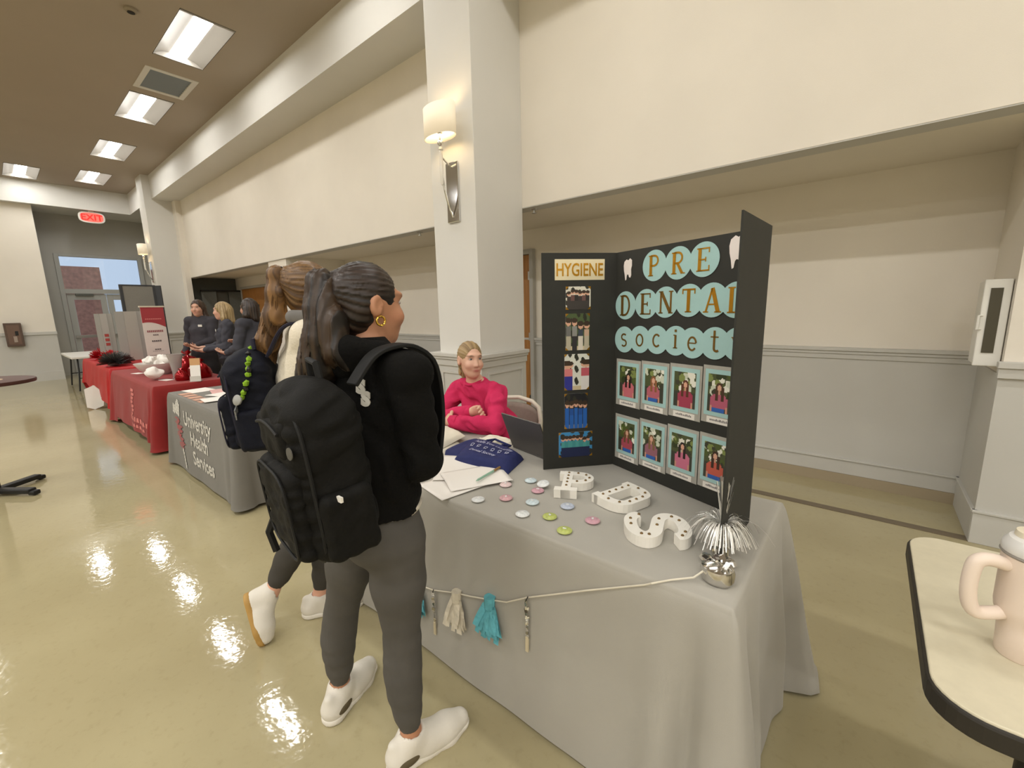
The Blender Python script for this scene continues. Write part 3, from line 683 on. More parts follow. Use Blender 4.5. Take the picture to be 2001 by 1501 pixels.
# flat print of the portraits: foliage, hair, face, shirt
def portrait(seed, hair, shirt, pose=0., jeans=False):
    rg = random.Random(seed); bl = [(rg.random(), rg.uniform(.45, 1), rg.uniform(.06, .16), rg.choice(('2f3a1c', '4d5a26', '7d8a4a', 'c9cdb8', 'e8e6d8', '3a3a2a'))) for _ in range(22)]
    def f(u, v):
        c = '3a3b30' if v < .45 else '4a5230'
        for x, y, r, k in bl:
            if (u-x)**2+((v-y)*1.3)**2 < r*r: c = k
        x = u-.5-pose*.08
        if jeans and v < .1 and abs(x) < .25: c = '2f5fae'
        if v < .47 and abs(x) < .22+.12*min(1, (.47-v)/.12) and v >= (.1 if jeans else 0): c = shirt if rg.random() > .12 else shirt
        if v < .38 and .26 < abs(x) < .34: c = 'c9937c' if v < .16 else shirt
        if (x/.135)**2+((v-.66)/.13)**2 < 1 or (.05 < abs(x+.02*pose) < .17 and .3 < v < .66): c = hair
        if (x/.075)**2+((v-.645)/.085)**2 < 1: c = 'd9a78c'
        if abs(x) < .045 and .47 < v < .58: c = 'c9937c'
        return c
    return f
M_sleeve = mat('clear_sleeve', 'aba89f', .2, var=.08, scale=25)
cards = [[(1198, 1246, 701, 789), (1251.5, 1309.5, 706.5, 801), (1313, 1383, 716, 811), (1387.5, 1450, 721, 822)],
         [(1196, 1246, 809.5, 896), (1249, 1309.5, 822, 915), (1314, 1379, 834, 939.5), (1384, 1446, 855, 960)]]
hairs = [['1d1310', '8a5a36', '5a3220', '4a3020'], ['6a4a30', '7d6040', '241815', '3a2418']]
shirts = [['c46a72', 'b4606c', 'a03a52', 'b25a70'], ['a84a58', '94606c', 'c8708a', 'c05a48']]
for r in range(2):
    for k, (xa, xb, ya, yb) in enumerate(cards[r]):
        ym = (ya+yb)/2; u0, _ = uv(PC, xa, ym); u1, _ = uv(PC, xb, ym); cu = (u0+u1)/2; _, v1 = uv(PC, (xa+xb)/2, ya+2); _, v0 = uv(PC, (xa+xb)/2, yb-2); cv = (v0+v1)/2
        w, h = .128, .172; cu = .09+.152*k; cv = uv(PC, (xa+xb)/2, ym)[1]
        s_ = obj('photo_sleeve', MB().prism([(-.074, -.115), (.074, -.115), (.074, .1), (-.074, .1)], 0, .0008, fr(PC, cu, cv, .0005)), M_sleeve, board)
        obj('photo_mount', MB().prism([(-w/2, -h/2), (w/2, -h/2), (w/2, h/2), (-w/2, h/2)], 0, .0008, fr(PC, cu, cv, .0014)), M_teal, s_)
        picture('photo', .1, .14, portrait(10*r+k, hairs[r][k], shirts[r][k], (-1)**k*.5, k % 2 == 1 or r == 1 and k == 0), fr(PC, cu, cv, .0024), s_)
        nl = obj('name_label', MB().prism([(-.05, -.0115), (.05, -.0115), (.05, .0115), (-.05, .0115)], 0, .0008, fr(PC, cu, cv-.102, .0014)), M_card, s_)
# writing on the labels
M_ink = mat('grey_ink', '5a5458', .6)
for s_ in [c for c in board.children if c.name.startswith('photo_sleeve')]:
    nl = [c for c in s_.children if c.name.startswith('name_label')][0]
    c0 = sum((Vector(v.co) for v in nl.data.vertices), Vector())/8
    mb = MB(); rg = random.Random(nl.name); x = -.037
    while x < .035:
        w = rg.uniform(.003, .006); h = rg.choice((.006, .006, .009))
        o_ = c0; q = [tuple(o_+PC['u']*a+PC['v']*b+PC['n']*.0007) for a, b in ((x, -.003), (x+w*.6, -.003), (x+w*.6, -.003+h), (x, -.003+h))]
        mb.add(q, [(0, 1, 2, 3)]); x += w
    obj('handwriting', mb, M_ink, s_)
# left wing: title strip and five photographs
u0, v0 = uv(PL, 1133, 527)
hy = obj('title_strip', MB().prism([(-.115, -.045), (.115, -.045), (.115, .045), (-.115, .045)], 0, .001, fr(PL, u0, v0, .0005)), mat('pale_gold_card', 'e8dcb8', .25, .25), board)
mb = text_mb('HYGIENE', .068, .0006, bold=.001); xs_ = [p[0] for p in mb.v]; ys_ = [p[1] for p in mb.v]; k = .215/(max(xs_)-min(xs_)); cy = (max(ys_)+min(ys_))/2; cx = (max(xs_)+min(xs_))/2
f = fr(PL, u0, v0, .0022); fmap(mb, lambda x, y, z: f((x-cx)*k, (y-cy)*1.15, z)); obj('lettering', mb, M_gold, hy)
def group_photo(seed, n, top, shirt, legs, ground):
    rg = random.Random(seed); ps = [(.12+.76*i/(max(n-1, 1)), rg.uniform(.66, .76)) for i in range(n)]
    def f(u, v):
        c = ground if v < .12 else (top if (math.sin(u*23+seed)+math.sin(v*19+u*7+seed*2)) < .6 else '2a2a1e')
        for i, (x, hgt) in enumerate(ps):
            sh = shirt[i % len(shirt)]
            if abs(u-x) < .4/n*1.05 and v < hgt-.1: c = legs[i % len(legs)] if v < .38 else sh
            if (u-x)**2*(n*.9)**2/.16+((v-hgt)/.09)**2 < 1: c = 'd5a488'
            if (u-x)**2*(n*.9)**2/.2+((v-hgt-.06)/.07)**2 < 1: c = '3a2a1c'
        return c
    return f
pl = [(1105.5, 1154, 560, 605, group_photo(1, 6, 'd8d4c4', ('3a2f2c', '6a4a44', '2a2622'), ('3a3430',), '8a7a60')),
      (1105, 1152, 613, 684.5, group_photo(2, 4, '4a5a34', ('6f6e6a', '8d8c86', '3c4450', 'c4a48c'), ('b7ae98', '2e2c30', 'd8cfc0'), 'c9b894')),
      (1103, 1151, 692, 762, group_photo(3, 2, 'd8d8cc', ('d27a7a', 'c05a66'), ('2a2f8a', 'dcd8d4'), 'c9b894')),
      (1103, 1148, 769, 837, group_photo(4, 5, '15171c', ('1f5fb0', '1a4f9a'), ('1f5fb0',), '9a8a5a')),
      (1092, 1157, 844, 892, group_photo(5, 8, '3a8ac0', ('4a9a98', '3f8f90'), ('16224a',), '1c2440'))]
for i, (xa, xb, ya, yb, fn) in enumerate(pl):
    cu, cv = uv(PL, (xa+xb)/2, (ya+yb)/2); h = uv(PL, (xa+xb)/2, ya)[1]-uv(PL, (xa+xb)/2, yb)[1]; w = uv(PL, xb, (ya+yb)/2)[0]-uv(PL, xa, (ya+yb)/2)[0]
    p = picture('group_photo', w, h, fn, fr(PL, cu, cv, .0005), board, 40, 44)
    for sx in (-1, 1):
        for sy in (-1, 1): obj('photo_corner', MB().prism([(sx*(w/2), sy*h/2), (sx*(w/2-.014), sy*h/2), (sx*(w/2), sy*(h/2-.014))][::(1 if sx*sy < 0 else -1)], 0, .0006, fr(PL, cu, cv, .0019)), M_gold, p)
# ---------------------------------------------------------------- marquee letters
M_mwhite = mat('white_painted_wood', 'eeeae0', .5)
M_bulb = mat('dark_bulb', '7a6038', .3, .3)
def marquee(name, label, strokes, loc, rot, bulbs, w=.036, h=.036):
    t = thing(name, label, 'letter', loc, rot, 'white marquee letters')
    mb = MB(); idf = lambda x, y, z: (x, y, z)
    for i_, (pts, ww) in enumerate(strokes): ribbon(mb, pts, ww, .0003*i_, h-.0004*i_, idf)
    obj('letter_body', mb, M_mwhite, t)
    for x, y in bulbs: obj('bulb', MB().lathe([(.0052, 0), (.0052, .002), (.003, .0045), (0, .005)], (x, y, h), 10), M_bulb, t, smooth=True)
    return t
w = .038
marquee('marquee_letter', 'white marquee letter P lying on the grey cloth by the black board',
    [([(0, 0), (0, .205)], w), ([(-.046, .017), (.046, .017)], .034), ([(-.04, .188), (.01, .188)], .034), ([(0, .187)]+arc(.045, .142, .045, .045, 90, -90, 10)+[(0, .097)], w)],
    (-.878, 1.372, ZB), math.radians(27), [(0, .05), (0, .085), (0, .12), (0, .155), (0, .187), (.04, .187), (.075, .172), (.09, .142), (.075, .112), (.04, .097)])
marquee('marquee_letter', 'white marquee letter D lying on the grey cloth between the P and the S',
    [([(.024, 0), (.024, .2)], w), ([(-.008, .017), (.06, .017)], .034), ([(-.008, .183), (.06, .183)], .034), ([(.024, .182), (.06, .182)]+arc(.062, .142, .066, .04, 90, 0, 6)+arc(.062, .058, .066, .04, 0, -90, 6)+[(.024, .018)], w)],
    (-.772, 1.408, ZB), math.radians(-18), [(.024, .03), (.024, .065), (.024, .1), (.024, .135), (.024, .17), (.065, .182), (.11, .17), (.128, .135), (.128, .1), (.128, .065), (.11, .03), (.065, .018)])
sp = arc(0, .047, .05, .037, 20, 180, 8)+arc(0, .047, .05, .045, 195, 262, 4)+arc(0, -.047, .05, .045, 82, 0, 6)+arc(0, -.047, .05, .037, -15, -160, 8)
sp = [(.055, .05), (.05, .068), (.03, .083), (0, .086), (-.03, .08), (-.05, .06), (-.052, .036), (-.035, .014), (0, 0), (.035, -.014), (.052, -.036), (.05, -.06), (.03, -.08), (0, -.086), (-.03, -.083), (-.05, -.068), (-.055, -.05)]
sp0 = [(x*1.25, y*.98) for x, y in sp]; sp = [(p[0], p[1]) for p in spline([(*p, 0) for p in sp0], 4)]
marquee('marquee_letter', 'white marquee letter S lying turned sideways near the table edge', [(sp, .042)], (-.484, 1.32, ZB), math.radians(121), [sp0[i] for i in range(0, 17, 1) if i % 3 != 1])
# ---------------------------------------------------------------- pin badges
M_wb = mat('badge_white', 'dfe0de', .3)
bc = {'white': 'd9dcdb', 'pale pink': 'd9c2c0', 'pale blue': 'c8d6da', 'pink': 'cfa4a8', 'lilac blue': 'b4bccb', 'lime green': 'b3bc6a', 'rose': 'c79aa4'}
badges = [(-1.146, 1.148, 'white', 'lying at the front beside the white sheets'), (-1.153, 1.327, 'pale pink', 'next to the green pencil'), (-1.093, 1.428, 'pale blue', 'at the back near the board wing'),
          (-1.065, 1.226, 'pink', 'second in the front row from the paper'), (-1.005, 1.36, 'rose', 'half under a white badge left of the letter P'), (-1.012, 1.41, 'white', 'resting against a rose badge left of the letter P'), (-.958, 1.26, 'pale blue', 'in the middle of the scattered badges'),
          (-.928, 1.159, 'white', 'in the front row beside a lime green badge'), (-.836, 1.203, 'lime green', 'behind the other lime green badge'), (-.829, 1.312, 'lilac blue', 'in front of the letter D'),
          (-.697, 1.27, 'rose', 'alone left of the letter S'), (-.739, 1.151, 'lime green', 'nearest the front edge of the cloth')]
for i, (x, y, c, w_) in enumerate(badges):
    t = thing('pin_badge', '%s round pin badge %s' % (c, w_), 'badge', (x, y, ZB+(.004 if i == 5 else 0)), i*1.3, 'scattered pin badges')
    if i == 5: t.rotation_euler = (math.radians(12), 0, 0); t.location.z += .008
    obj('rim', MB().lathe([(.0, .001), (.022, .001), (.0265, .004), (.0265, .006), (.024, .0085)], n=26), mat('badge_'+c.replace(' ', '_'), bc[c], .3), t, smooth=True)
    obj('face', MB().lathe([(.024, .0085), (.018, .011), (.009, .0125), (0, .013)], n=26), mat('badge_face_'+c.replace(' ', '_'), bc[c], .25, var=.18, scale=90), t, smooth=True)
    mb = MB(); pts = [(x_*.0075, y_*.0075) for x_, y_ in tooth]; mb.prism(pts, .0118, .0134); obj('tooth_print', mb, M_wb, t)
# ---------------------------------------------------------------- papers, pencil, shirts, tote, laptop
def sheet(label, c, rot, curl, z, w=.216, h=.279):
    t = MB().grid(lambda u, v: ((u-.5)*w, (v-.5)*h, curl(u, v)), 12, 14)
    o = obj('paper_sheet', t, mat('white_paper_sheet', 'ece7e0', .7), smooth=True, angle=180, solid=.0006); o.location = (c[0], c[1], z+.0008); o.rotation_euler = (0, 0, rot)
    return tag(o, label, 'paper', 'loose sheets')
sheet('white paper sheet hanging nearest the table edge under the others', (-1.335, 1.215), math.radians(-12), lambda u, v: .002+.006*u*v, ZB)
sheet('white paper sheet with a raised far corner beside the navy tote', (-1.44, 1.335), math.radians(38), lambda u, v: .006+.05*max(0, v-.55)**1.5*max(0, 1.2-u), ZB+.004)
sheet('white paper sheet under the green pencil', (-1.31, 1.30), math.radians(-28), lambda u, v: .004+.004*math.sin(u*4), ZB+.009)
t = thing('pencil', 'pale green pencil with a brown end on the white sheets', 'pencil', (-1.262, 1.345, ZB+.026), math.radians(97.5))
obj('shaft', MB().tube([(-.088, 0, 0), (.03, 0, 0)], .0052, 8), mat('mint_paint', '8fb6a0', .4), t)
obj('grip', MB().tube([(.03, 0, 0), (.085, 0, 0)], .0056, 8), mat('brown_wood', '8a6a3c', .5), t)
obj('tip', MB().tube([(-.088, 0, 0), (-.104, 0, 0)], [.005, .001], 8), mat('mint_paint', '8fb6a0', .4), t)
def lump(corners, z, hgt, n=22, power=.35, rip=.004, seed=1):
    """a soft flat bundle: bilinear patch of four corners with a rounded height and closed underside"""
    A, Bc, Cc, D = [Vector((*p, 0)) for p in corners]; nz = fold_noise(random.Random(seed)); nz2 = fold_noise(random.Random(seed+1))
    def top(u, v):
        e = (max(0., 16*u*(1-u)*v*(1-v)))**power; p = (A*(1-u)+Bc*u)*(1-v)+(D*(1-u)+Cc*u)*v
        return Vector((p.x, p.y, z+.002+hgt*min(1, e*1.25)+rip*e*(nz(u*1.6)+nz2(v*1.6+u)))), e
    mb = MB(); mb.grid(lambda u, v: top(u, v)[0], n, n); k = len(mb.v)
    mb.grid(lambda u, v: tuple(Vector((top(u, v)[0].x, top(u, v)[0].y, z+.001))), n, n)
    mb.f = [f if min(f) < k else f[::-1] for f in mb.f]
    return mb, top
M_shirt = mat('off_white_cotton', 'e2dccb', .85, bump=.05, bscale=250)
shirts_ = [('folded off white shirt with dark lettering on top of the shirt pile', [(-1.96, 1.42), (-1.66, 1.32), (-1.76, 1.68), (-2.0, 1.74)], .028, .03),
           ('folded off white shirt at the bottom of the shirt pile', [(-1.92, 1.33), (-1.58, 1.255), (-1.74, 1.62), (-1.98, 1.70)], 0., .026),
           ('folded off white shirt lying in front of the pink sleeves behind the tote', [(-1.70, 1.735), (-1.49, 1.72), (-1.49, 1.82), (-1.70, 1.83)], 0., .022)]
for i, (lab, c, dz, hg) in enumerate(shirts_):
    mb, top = lump(c, ZB+dz, hg, seed=4+i); t = thing('folded_shirt', lab, 'shirt', (c[0][0], c[0][1], ZB+dz), 0, 'folded shirts')
    obj('fabric', shift(mb, t.location), M_shirt, t, smooth=True, angle=180)
    mb = MB(); cs = [Vector((*p, ZB+dz+.012)) for p in c]; mid = sum(cs, Vector())/4
    mb.tube([tuple(mid+(p-mid)*.985) for p in (cs[0], cs[1])], .006, 8); obj('hem_fold', shift(mb, t.location), M_shirt, t, smooth=True)
    if i == 0:
        mb = text_mb('DENTAL', .07, 0., bold=.001); mx = max(p[0] for p in mb.v)
        fmap(mb, lambda x, y, z: tuple(top(.5+x/.34, .32+y/.4)[0]+Vector((0, 0, .0025)))); obj('lettering', shift(mb, t.location), mat('black_print', '25221f', .7), t)
        pts = [(.35+.05*math.cos(a)*(1+.3*math.sin(3*a)), .62+.05*math.sin(a)) for a in [q*2*math.pi/16 for q in range(16)]]
        mb = MB().add([tuple(top(*p)[0]+Vector((0, 0, .003))) for p in pts], [tuple(range(16))]); obj('red_print', shift(mb, t.location), mat('red_print', 'b04a44', .7), t)
M_navy = mat('navy_canvas', '232a5c', .85, var=.1, scale=30, bump=.1, bscale=300)
tc = [(-1.545, 1.375), (-1.225, 1.425), (-1.29, 1.63), (-1.69, 1.70)]
mb, top = lump(tc, ZB, .05, 26, .3, .004, 8)
t = thing('tote_bag', 'folded navy tote bag with white script and tooth outlines', 'tote bag', (-1.45, 1.55, ZB))
obj('fabric', shift(mb, t.location), M_navy, t, smooth=True, angle=180)
mb, top2 = lump([(-1.70, 1.44), (-1.53, 1.37), (-1.56, 1.66), (-1.72, 1.73)], ZB, .03, 14, .35, .003, 3); obj('folded_flap', shift(mb, t.location), M_navy, t, smooth=True, angle=180)
M_wink = mat('white_ink', 'c9cbe0', .7)
def tote_pt(x, y): return tuple(top(max(.02, min(.98, x)), max(.02, min(.98, y)))[0]+Vector((0, 0, .004)))
for txt, y0, w_, x0 in (('Adelle Srow University', .66, .74, .14), ('Dental Society', .25, .5, .2)):
    mb = text_mb(txt, .1, 0., 'LEFT', 1., .35); mx = max(p[0] for p in mb.v); fmap(mb, lambda x, y, z: tote_pt(x0+x/mx*w_, y0+y*1.3)); obj('lettering', shift(mb, t.location), M_wink, t)
for q in range(6):
    mb = MB(); cx = .16+.135*q; pts = [tote_pt(cx+x*.05, .5+y*.062) for x, y in tooth]; mb.tube(pts+[pts[0]], .0014, 5); obj('tooth_print', shift(mb, t.location), M_wink, t)
for s in (0, 1):
    mb = MB().tube([tote_pt(.25+.1*s, .97), tuple(Vector(tote_pt(.3, .98))+Vector((0, .05, .0))), tuple(Vector(tote_pt(.6, .98))+Vector((.01, .05, -.01))), tote_pt(.68-.1*s, .97)], .006, 6); obj('strap', shift(mb, t.location), M_navy, t, smooth=True)
# laptop, screen turned to the seated woman
t = thing('laptop', 'open grey laptop seen from behind its lid beside the board', 'laptop', (-1.31, 1.715, ZB), math.radians(-12.5))
M_lap = mat('grey_aluminium', '6f6c6a', .4, .6)
obj('base', B(-.155, .155, .0, .165, 0, .015), M_lap, t, bevel=.004)
k = obj('keyboard', B(-.135, .135, .05, .155, .015, .0165), M_black, t)
for r in range(4):
    for c in range(10): obj('key', B(-.132+c*.0265, -.132+c*.0265+.022, .055+r*.0235, .055+r*.0235+.019, .0165, .0185), M_black, k)
a = math.radians(20); mb = MB(); mb.obox((0, -math.sin(a)*.103, .015+math.cos(a)*.103), (.155, 0, 0), (0, -math.sin(a)*.103, math.cos(a)*.103), (0, math.cos(a)*.004, math.sin(a)*.004))
ld = obj('lid', mb, M_lap, t, bevel=.003)
mb = MB(); mb.obox((0, -math.sin(a)*.105+.0045, .015+math.cos(a)*.105+.0015), (.147, 0, 0), (0, -math.sin(a)*.092, math.cos(a)*.092), (0, math.cos(a)*.0006, math.sin(a)*.0006)); obj('screen', mb, mat('screen_glow', '30343c', .2, emit='c8d8f0', estr=.5), ld)
# ---------------------------------------------------------------- balloon weight, tinsel and garland
M_foil = mat('silver_foil', 'd4d2ce', .16, 1.)
def crumple(mb, amp, seed, sc=60):
    rg = random.Random(seed); ks = [(Vector((rg.uniform(-1, 1), rg.uniform(-1, 1), rg.uniform(-1, 1)))*sc, rg.uniform(0, 6)) for _ in range(8)]
    out = []
    for p in mb.v:
        q = Vector(p); d = sum(math.sin(k.dot(q)+f) for k, f in ks)/4*amp; r = Vector((q.x, q.y, 0)); r = r.normalized() if r.length > 1e-4 else Vector((0, 0, 1)); w = q+r*d+Vector((0, 0, d*.6 if q.z > .004 else 0)); out.append((w.x, w.y, max(w.z, 0.) if q.z >= 0 else w.z))
    mb.v = out; return mb
t = thing('balloon_weight', 'round silver foil balloon weight at the front corner of the grey table', 'balloon weight', (-.26, 1.185, ZB))
mb = MB().lathe([(0, .0), (.036, .0), (.043, .01), (.044, .03), (.04, .042), (.03, .047), (.018, .05), (.008, .055), (0, .056)], n=30); obj('foil_base', crumple(mb, .0035, 4, 120), M_foil, t, smooth=True, angle=22)
mb = MB(); rg = random.Random(2)
for i in range(26):
    a = rg.uniform(0, 6.28); r = rg.uniform(.012, .036); z = .05+rg.uniform(0, .018); s = .012
    p = Vector((r*math.cos(a), r*math.sin(a), z)); q = Vector((rg.uniform(-1, 1), rg.uniform(-1, 1), rg.uniform(-.5, .9)))*s; w_ = Vector((rg.uniform(-1, 1), rg.uniform(-1, 1), rg.uniform(-.5, .5)))*s
    mb.add([p-q, p+w_, p+q, p-w_], [(0, 1, 2, 3)])
obj('foil_crinkle', mb, M_foil, t)['kind'] = 'stuff'
t = thing('tinsel_spray', 'silver tinsel spray on a foil stem in front of the board', 'tinsel centrepiece', (-.285, 1.315, ZB))
mb = MB().lathe([(0, 0), (.022, 0), (.026, .01), (.022, .03), (.012, .035), (.02, .05), (.022, .065), (.012, .08), (.006, .095), (0, .1)], n=18); obj('foil_stem', crumple(mb, .003, 8, 150), M_foil, t, smooth=True, angle=22)
mb = MB(); rg = random.Random(12)
for i in range(230):
    a = rg.uniform(0, 6.28); up = rg.random() < .35; L = rg.uniform(.08, .16) if up else rg.uniform(.08, .15); sp_ = rg.uniform(.05, .3) if up else rg.uniform(.7, 1.25); d = Vector((math.cos(a), math.sin(a), 0)); p0 = Vector((0, 0, .085)); pts = []
    for j in range(7):
        f = j/6; pts.append(p0+d*(sp_*L*f*.75)+Vector((0, 0, (L*1.05*f if up else L*(1.3*f-1.45*f*f)))))
    wv = Vector((-d.y, d.x, rg.uniform(-.6, .6)))*rg.uniform(.0008, .0016)
    base = len(mb.v); mb.v += [tuple(q+s*wv) for q in pts for s in (-1, 1)]; mb.f += [(base+2*j, base+2*j+1, base+2*j+3, base+2*j+2) for j in range(6)]
obj('tinsel', mb, mat('silver_tinsel', 'e6e4de', .3, .55), t)['kind'] = 'stuff'
for i, (x, y) in enumerate(((-.275, 1.245), (-.31, 1.255), (-.25, 1.265))):
    mb = MB().lathe([(0, 0), (.014, .002), (.02, .012), (.014, .024), (0, .028)], n=12); o = obj('foil_ball', shift(crumple(mb, .003, 20+i, 160), (.285+x-.57+.57-.0, 0, 0)) if False else crumple(mb, .003, 20+i, 160), M_foil, smooth=True, angle=22)
    o.location = (x, y, ZB+.002); tag(o, ['scrap of crumpled silver foil touching the balloon weight', 'scrap of crumpled silver foil on the side of the letter S', 'scrap of crumpled silver foil by the foot of the tinsel spray'][i], 'foil scrap', 'foil scraps')
# garland: cord pinned along the cloth front with tissue tassels
gp = [Vector((-.262, 1.185, ZB+.058)), Vector((-.31, 1.14, ZB+.012)), Vector((-.36, 1.10, ZB+.005)), Vector((-.40, 1.066, ZB-.004))]
def gx(x, z): p = on_front(cl1, x, z, .008); return p
gar = [(-.42, .726), (-.6, .637), (-.83, .512), (-.92, .455), (-1.0, .43), (-1.1, .40), (-1.19, .375), (-1.33, .325), (-1.43, .31), (-1.55, .33), (-1.7, .36)]
g = thing('tassel_garland', 'white cord garland with blue, white and silver tissue tassels on the grey cloth', 'garland', (-.9, 1.06, .4)); og = tuple(g.location)
mb = MB().tube([tuple(p) for p in gp]+[tuple(gx(*p)) for p in gar], .0028, 6); obj('cord', shift(mb, og), mat('white_cord', 'd9d2c0', .8), g, smooth=True)
def tassel(x, z, w, L, m, seed, name='tassel'):
    rg = random.Random(seed); mb = MB(); p0 = gx(x, z)+Vector((0, -.006, .01)); n = 40
    mb.tube([tuple(p0+Vector((0, 0, .014))), tuple(p0+Vector((0, -.002, -.03)))], [w*.24, w*.22], 10)
    for i in range(n):
        a = (i/(n-1)-.5)*2; lw = w*.12*rg.uniform(.7, 1.4); l = L*rg.uniform(.7, 1.05); y = rg.uniform(-.02, .004)
        pts = [p0+Vector((a*w*(.18+.4*f**.8)+rg.uniform(-.004, .004)*f, y*f*1.4-.004, -.018-l*f)) for f in (0, .2, .45, .7, 1)]
        b = len(mb.v); mb.v += [tuple(q+Vector((s*lw, rg.uniform(-.003, .003), 0))) for q in pts for s in (-1, 1)]; mb.f += [(b+2*j, b+2*j+1, b+2*j+3, b+2*j+2) for j in range(4)]
    return obj(name, shift(mb, og), m, g)
M_tblue = mat('turquoise_tissue', '5fa9b4', .8, var=.2, scale=40); M_twhite = mat('cream_tissue', 'cfc6b2', .8, var=.1, scale=40)
tassel(-.995, .425, .09, .13, M_tblue, 1); tassel(-1.175, .37, .085, .125, M_twhite, 2); tassel(-1.43, .305, .085, .12, M_tblue, 3); tassel(-1.62, .345, .085, .12, M_twhite, 6)
for x, z, sd in ((-.825, .512, 4), (-1.325, .325, 5)):
    rg = random.Random(sd); mb = MB(); p0 = gx(x, z)+Vector((0, -.008, -.01))
    for i in range(12):
        z_ = -.012*i; s = .0055 if i > 6 else .007; mb.obox(p0+Vector((rg.uniform(-.003, .003), 0, z_)), (s, rg.uniform(-.003, .003), 0), (0, .0014, 0), (rg.uniform(-.003, .003), 0, .007))
    obj('foil_tassel', shift(mb, og), M_foil if True else M_card, g)
    mb = MB().obox(p0+Vector((0, 0, -.165)), (.006, 0, 0), (0, .003, 0), (.001, 0, .03)); obj('foil_tip', shift(mb, og), mat('pale_gold_tip', 'd8ccae', .4, .3), g)
    mb = MB().tube([tuple(p0+Vector((-.004, 0, .0))), tuple(p0+Vector((.008, -.002, .024)))], .002, 5); obj('pin', shift(mb, og), M_black, g)
# chair behind the table
t = thing('stacking_chair', 'beige padded chair with a rounded back behind the grey table', 'chair', (-2.0, 2.2, 0))
M_ch = mat('beige_plastic', 'd3cbbb', .5); M_chf = mat('taupe_upholstery', '8c7f74', .85, var=.06, scale=50)
obj('seat', MB().prism(rrect(-.22, .22, -.2, .2, .06), .42, .455), M_chf, t, bevel=.012)
def bk(u, v): return ((u-.5)*.42, .2+.03*math.sin(u*math.pi)+.05*v, .5+.3*v-(.045*(abs(u-.5)*2)**3 if v > .5 else 0)*v)
obj('backrest', MB().grid(bk, 14, 8), M_chf, t, smooth=True, solid=.02)
fr_ = [(-.235, .185, .44), (-.235, .2, .5), (-.235, .235, .70), (-.205, .255, .79), (-.13, .275, .825), (0, .285, .84), (.13, .275, .825), (.205, .255, .79), (.235, .235, .70), (.235, .2, .5), (.235, .185, .44)]
obj('back_frame', MB().tube(fr_, .016, 10), M_ch, t, smooth=True)
for sx in (-1, 1):
    for sy in (-1, 1): obj('leg', MB().tube([(sx*.21, sy*.18, .43), (sx*.24, sy*.22, .0)], .013, 8), M_ch, t, smooth=True)
# ---------------------------------------------------------------- things on the red and dark grey tables, far end
ZR = ZT+.0035
M_paper = mat('white_paper_sheet', 'ece7e0', .7)
def flyer(x, y, rot, w, h, label, m, group='flyers on the dark grey table', z=ZR):
    o = obj('flyer', B(-w/2, w/2, -h/2, h/2, 0, .0025), m, bevel=0); o.location = (x, y, z); o.rotation_euler = (0, 0, rot); return tag(o, label, 'flyer', group)
M_pinkp = mat('pink_print_paper', 'd9a9a4', .6, var=.12, scale=30); M_salmon = mat('salmon_paper', 'c99a82', .6)
fl = [(-5.25, 1.28, .1, .28, .22, 'white leaflet at the end of the dark grey table by the red cloth', M_paper), (-4.98, 1.42, -.2, .3, .22, 'pink and white leaflet in the middle of the dark grey table', M_pinkp),
      (-4.72, 1.36, .3, .28, .22, 'white leaflet overlapping others beside the navy backpack', M_paper), (-4.5, 1.25, -.1, .22, .28, 'white leaflet at the front behind the navy backpack', M_paper)]
for i, (x, y, r, w, h, l, m) in enumerate(fl): flyer(x, y, r, w, h, l, m, z=ZR+.003*i)
for i in range(5): flyer(-5.12+.15*i, 1.135, .05, .1, .1, 'salmon coloured card in a row along the front of the dark grey table', M_salmon, 'salmon cards')
# brochure stand at the end of the red table
t = thing('brochure_holder', 'narrow tan and white leaflet standing at the corner of the dark red table', 'leaflet', (-6.06, 1.47, ZR), math.radians(60))
a = math.radians(12)
mb = MB(); mb.obox((0, 0, .135), (.05, 0, 0), (0, .006, 0), (0, .03, .13)); obj('leaflet', mb, M_paper, t)
mb = MB(); mb.obox((0, .021, .225), (.0505, 0, 0), (0, .0068, 0), (0, .009, .04)); obj('tan_header', mb, mat('tan_paper', 'c99a68', .6), t)
obj('base', B(-.055, .055, -.06, .03, 0, .006), mat('clear_acrylic', 'c8c4bc', .1), t)
mb = MB(); mb.obox((0, -.035, .03), (.055, 0, 0), (0, .003, 0), (0, .004, .03)); obj('lip', mb, mat('clear_acrylic', 'c8c4bc', .1), t)
# bowl with crumpled tissue
t = thing('bowl', 'wide white bowl holding crumpled tissue on the dark red table', 'bowl', (-7.3, 1.36, ZR))
obj('bowl_shell', MB().lathe([(0, 0), (.13, 0), (.15, .02), (.2, .1), (.235, .15), (.245, .152), (.24, .14), (.19, .07), (.14, .02), (0, .015)], n=36), mat('white_ceramic', 'dcd6d2', .3), t, smooth=True)
rg = random.Random(3)
for i in range(6):
    mb = MB().lathe([(.07*math.sin(math.pi*q/12), -.06+.15*q/12) for q in range(13)], n=18); crumple(mb, .022, 40+i, 75)
    o = obj('tissue', mb, M_paper, t, smooth=True, angle=30); a = i*1.05; o.location = (.08*math.cos(a), .08*math.sin(a), .12+.03*(i % 3))
t = obj('tissue_wad', crumple(MB().lathe([(.09*math.sin(math.pi*q/14)**.8, .17*q/14) for q in range(15)], n=22), .02, 77, 65), M_paper, smooth=True, angle=30); t.location = (-6.62, 1.19, ZR)
tag(t, 'white crumpled tissue wad in front of the bowl on the red table', 'tissue')
M_vase = mat('vase_glass', 'cfc8c4', .08, trans=.6)
t = thing('glass_vase', 'tall flared clear glass vase on the dark red table', 'vase', (-6.55, 1.40, ZR))
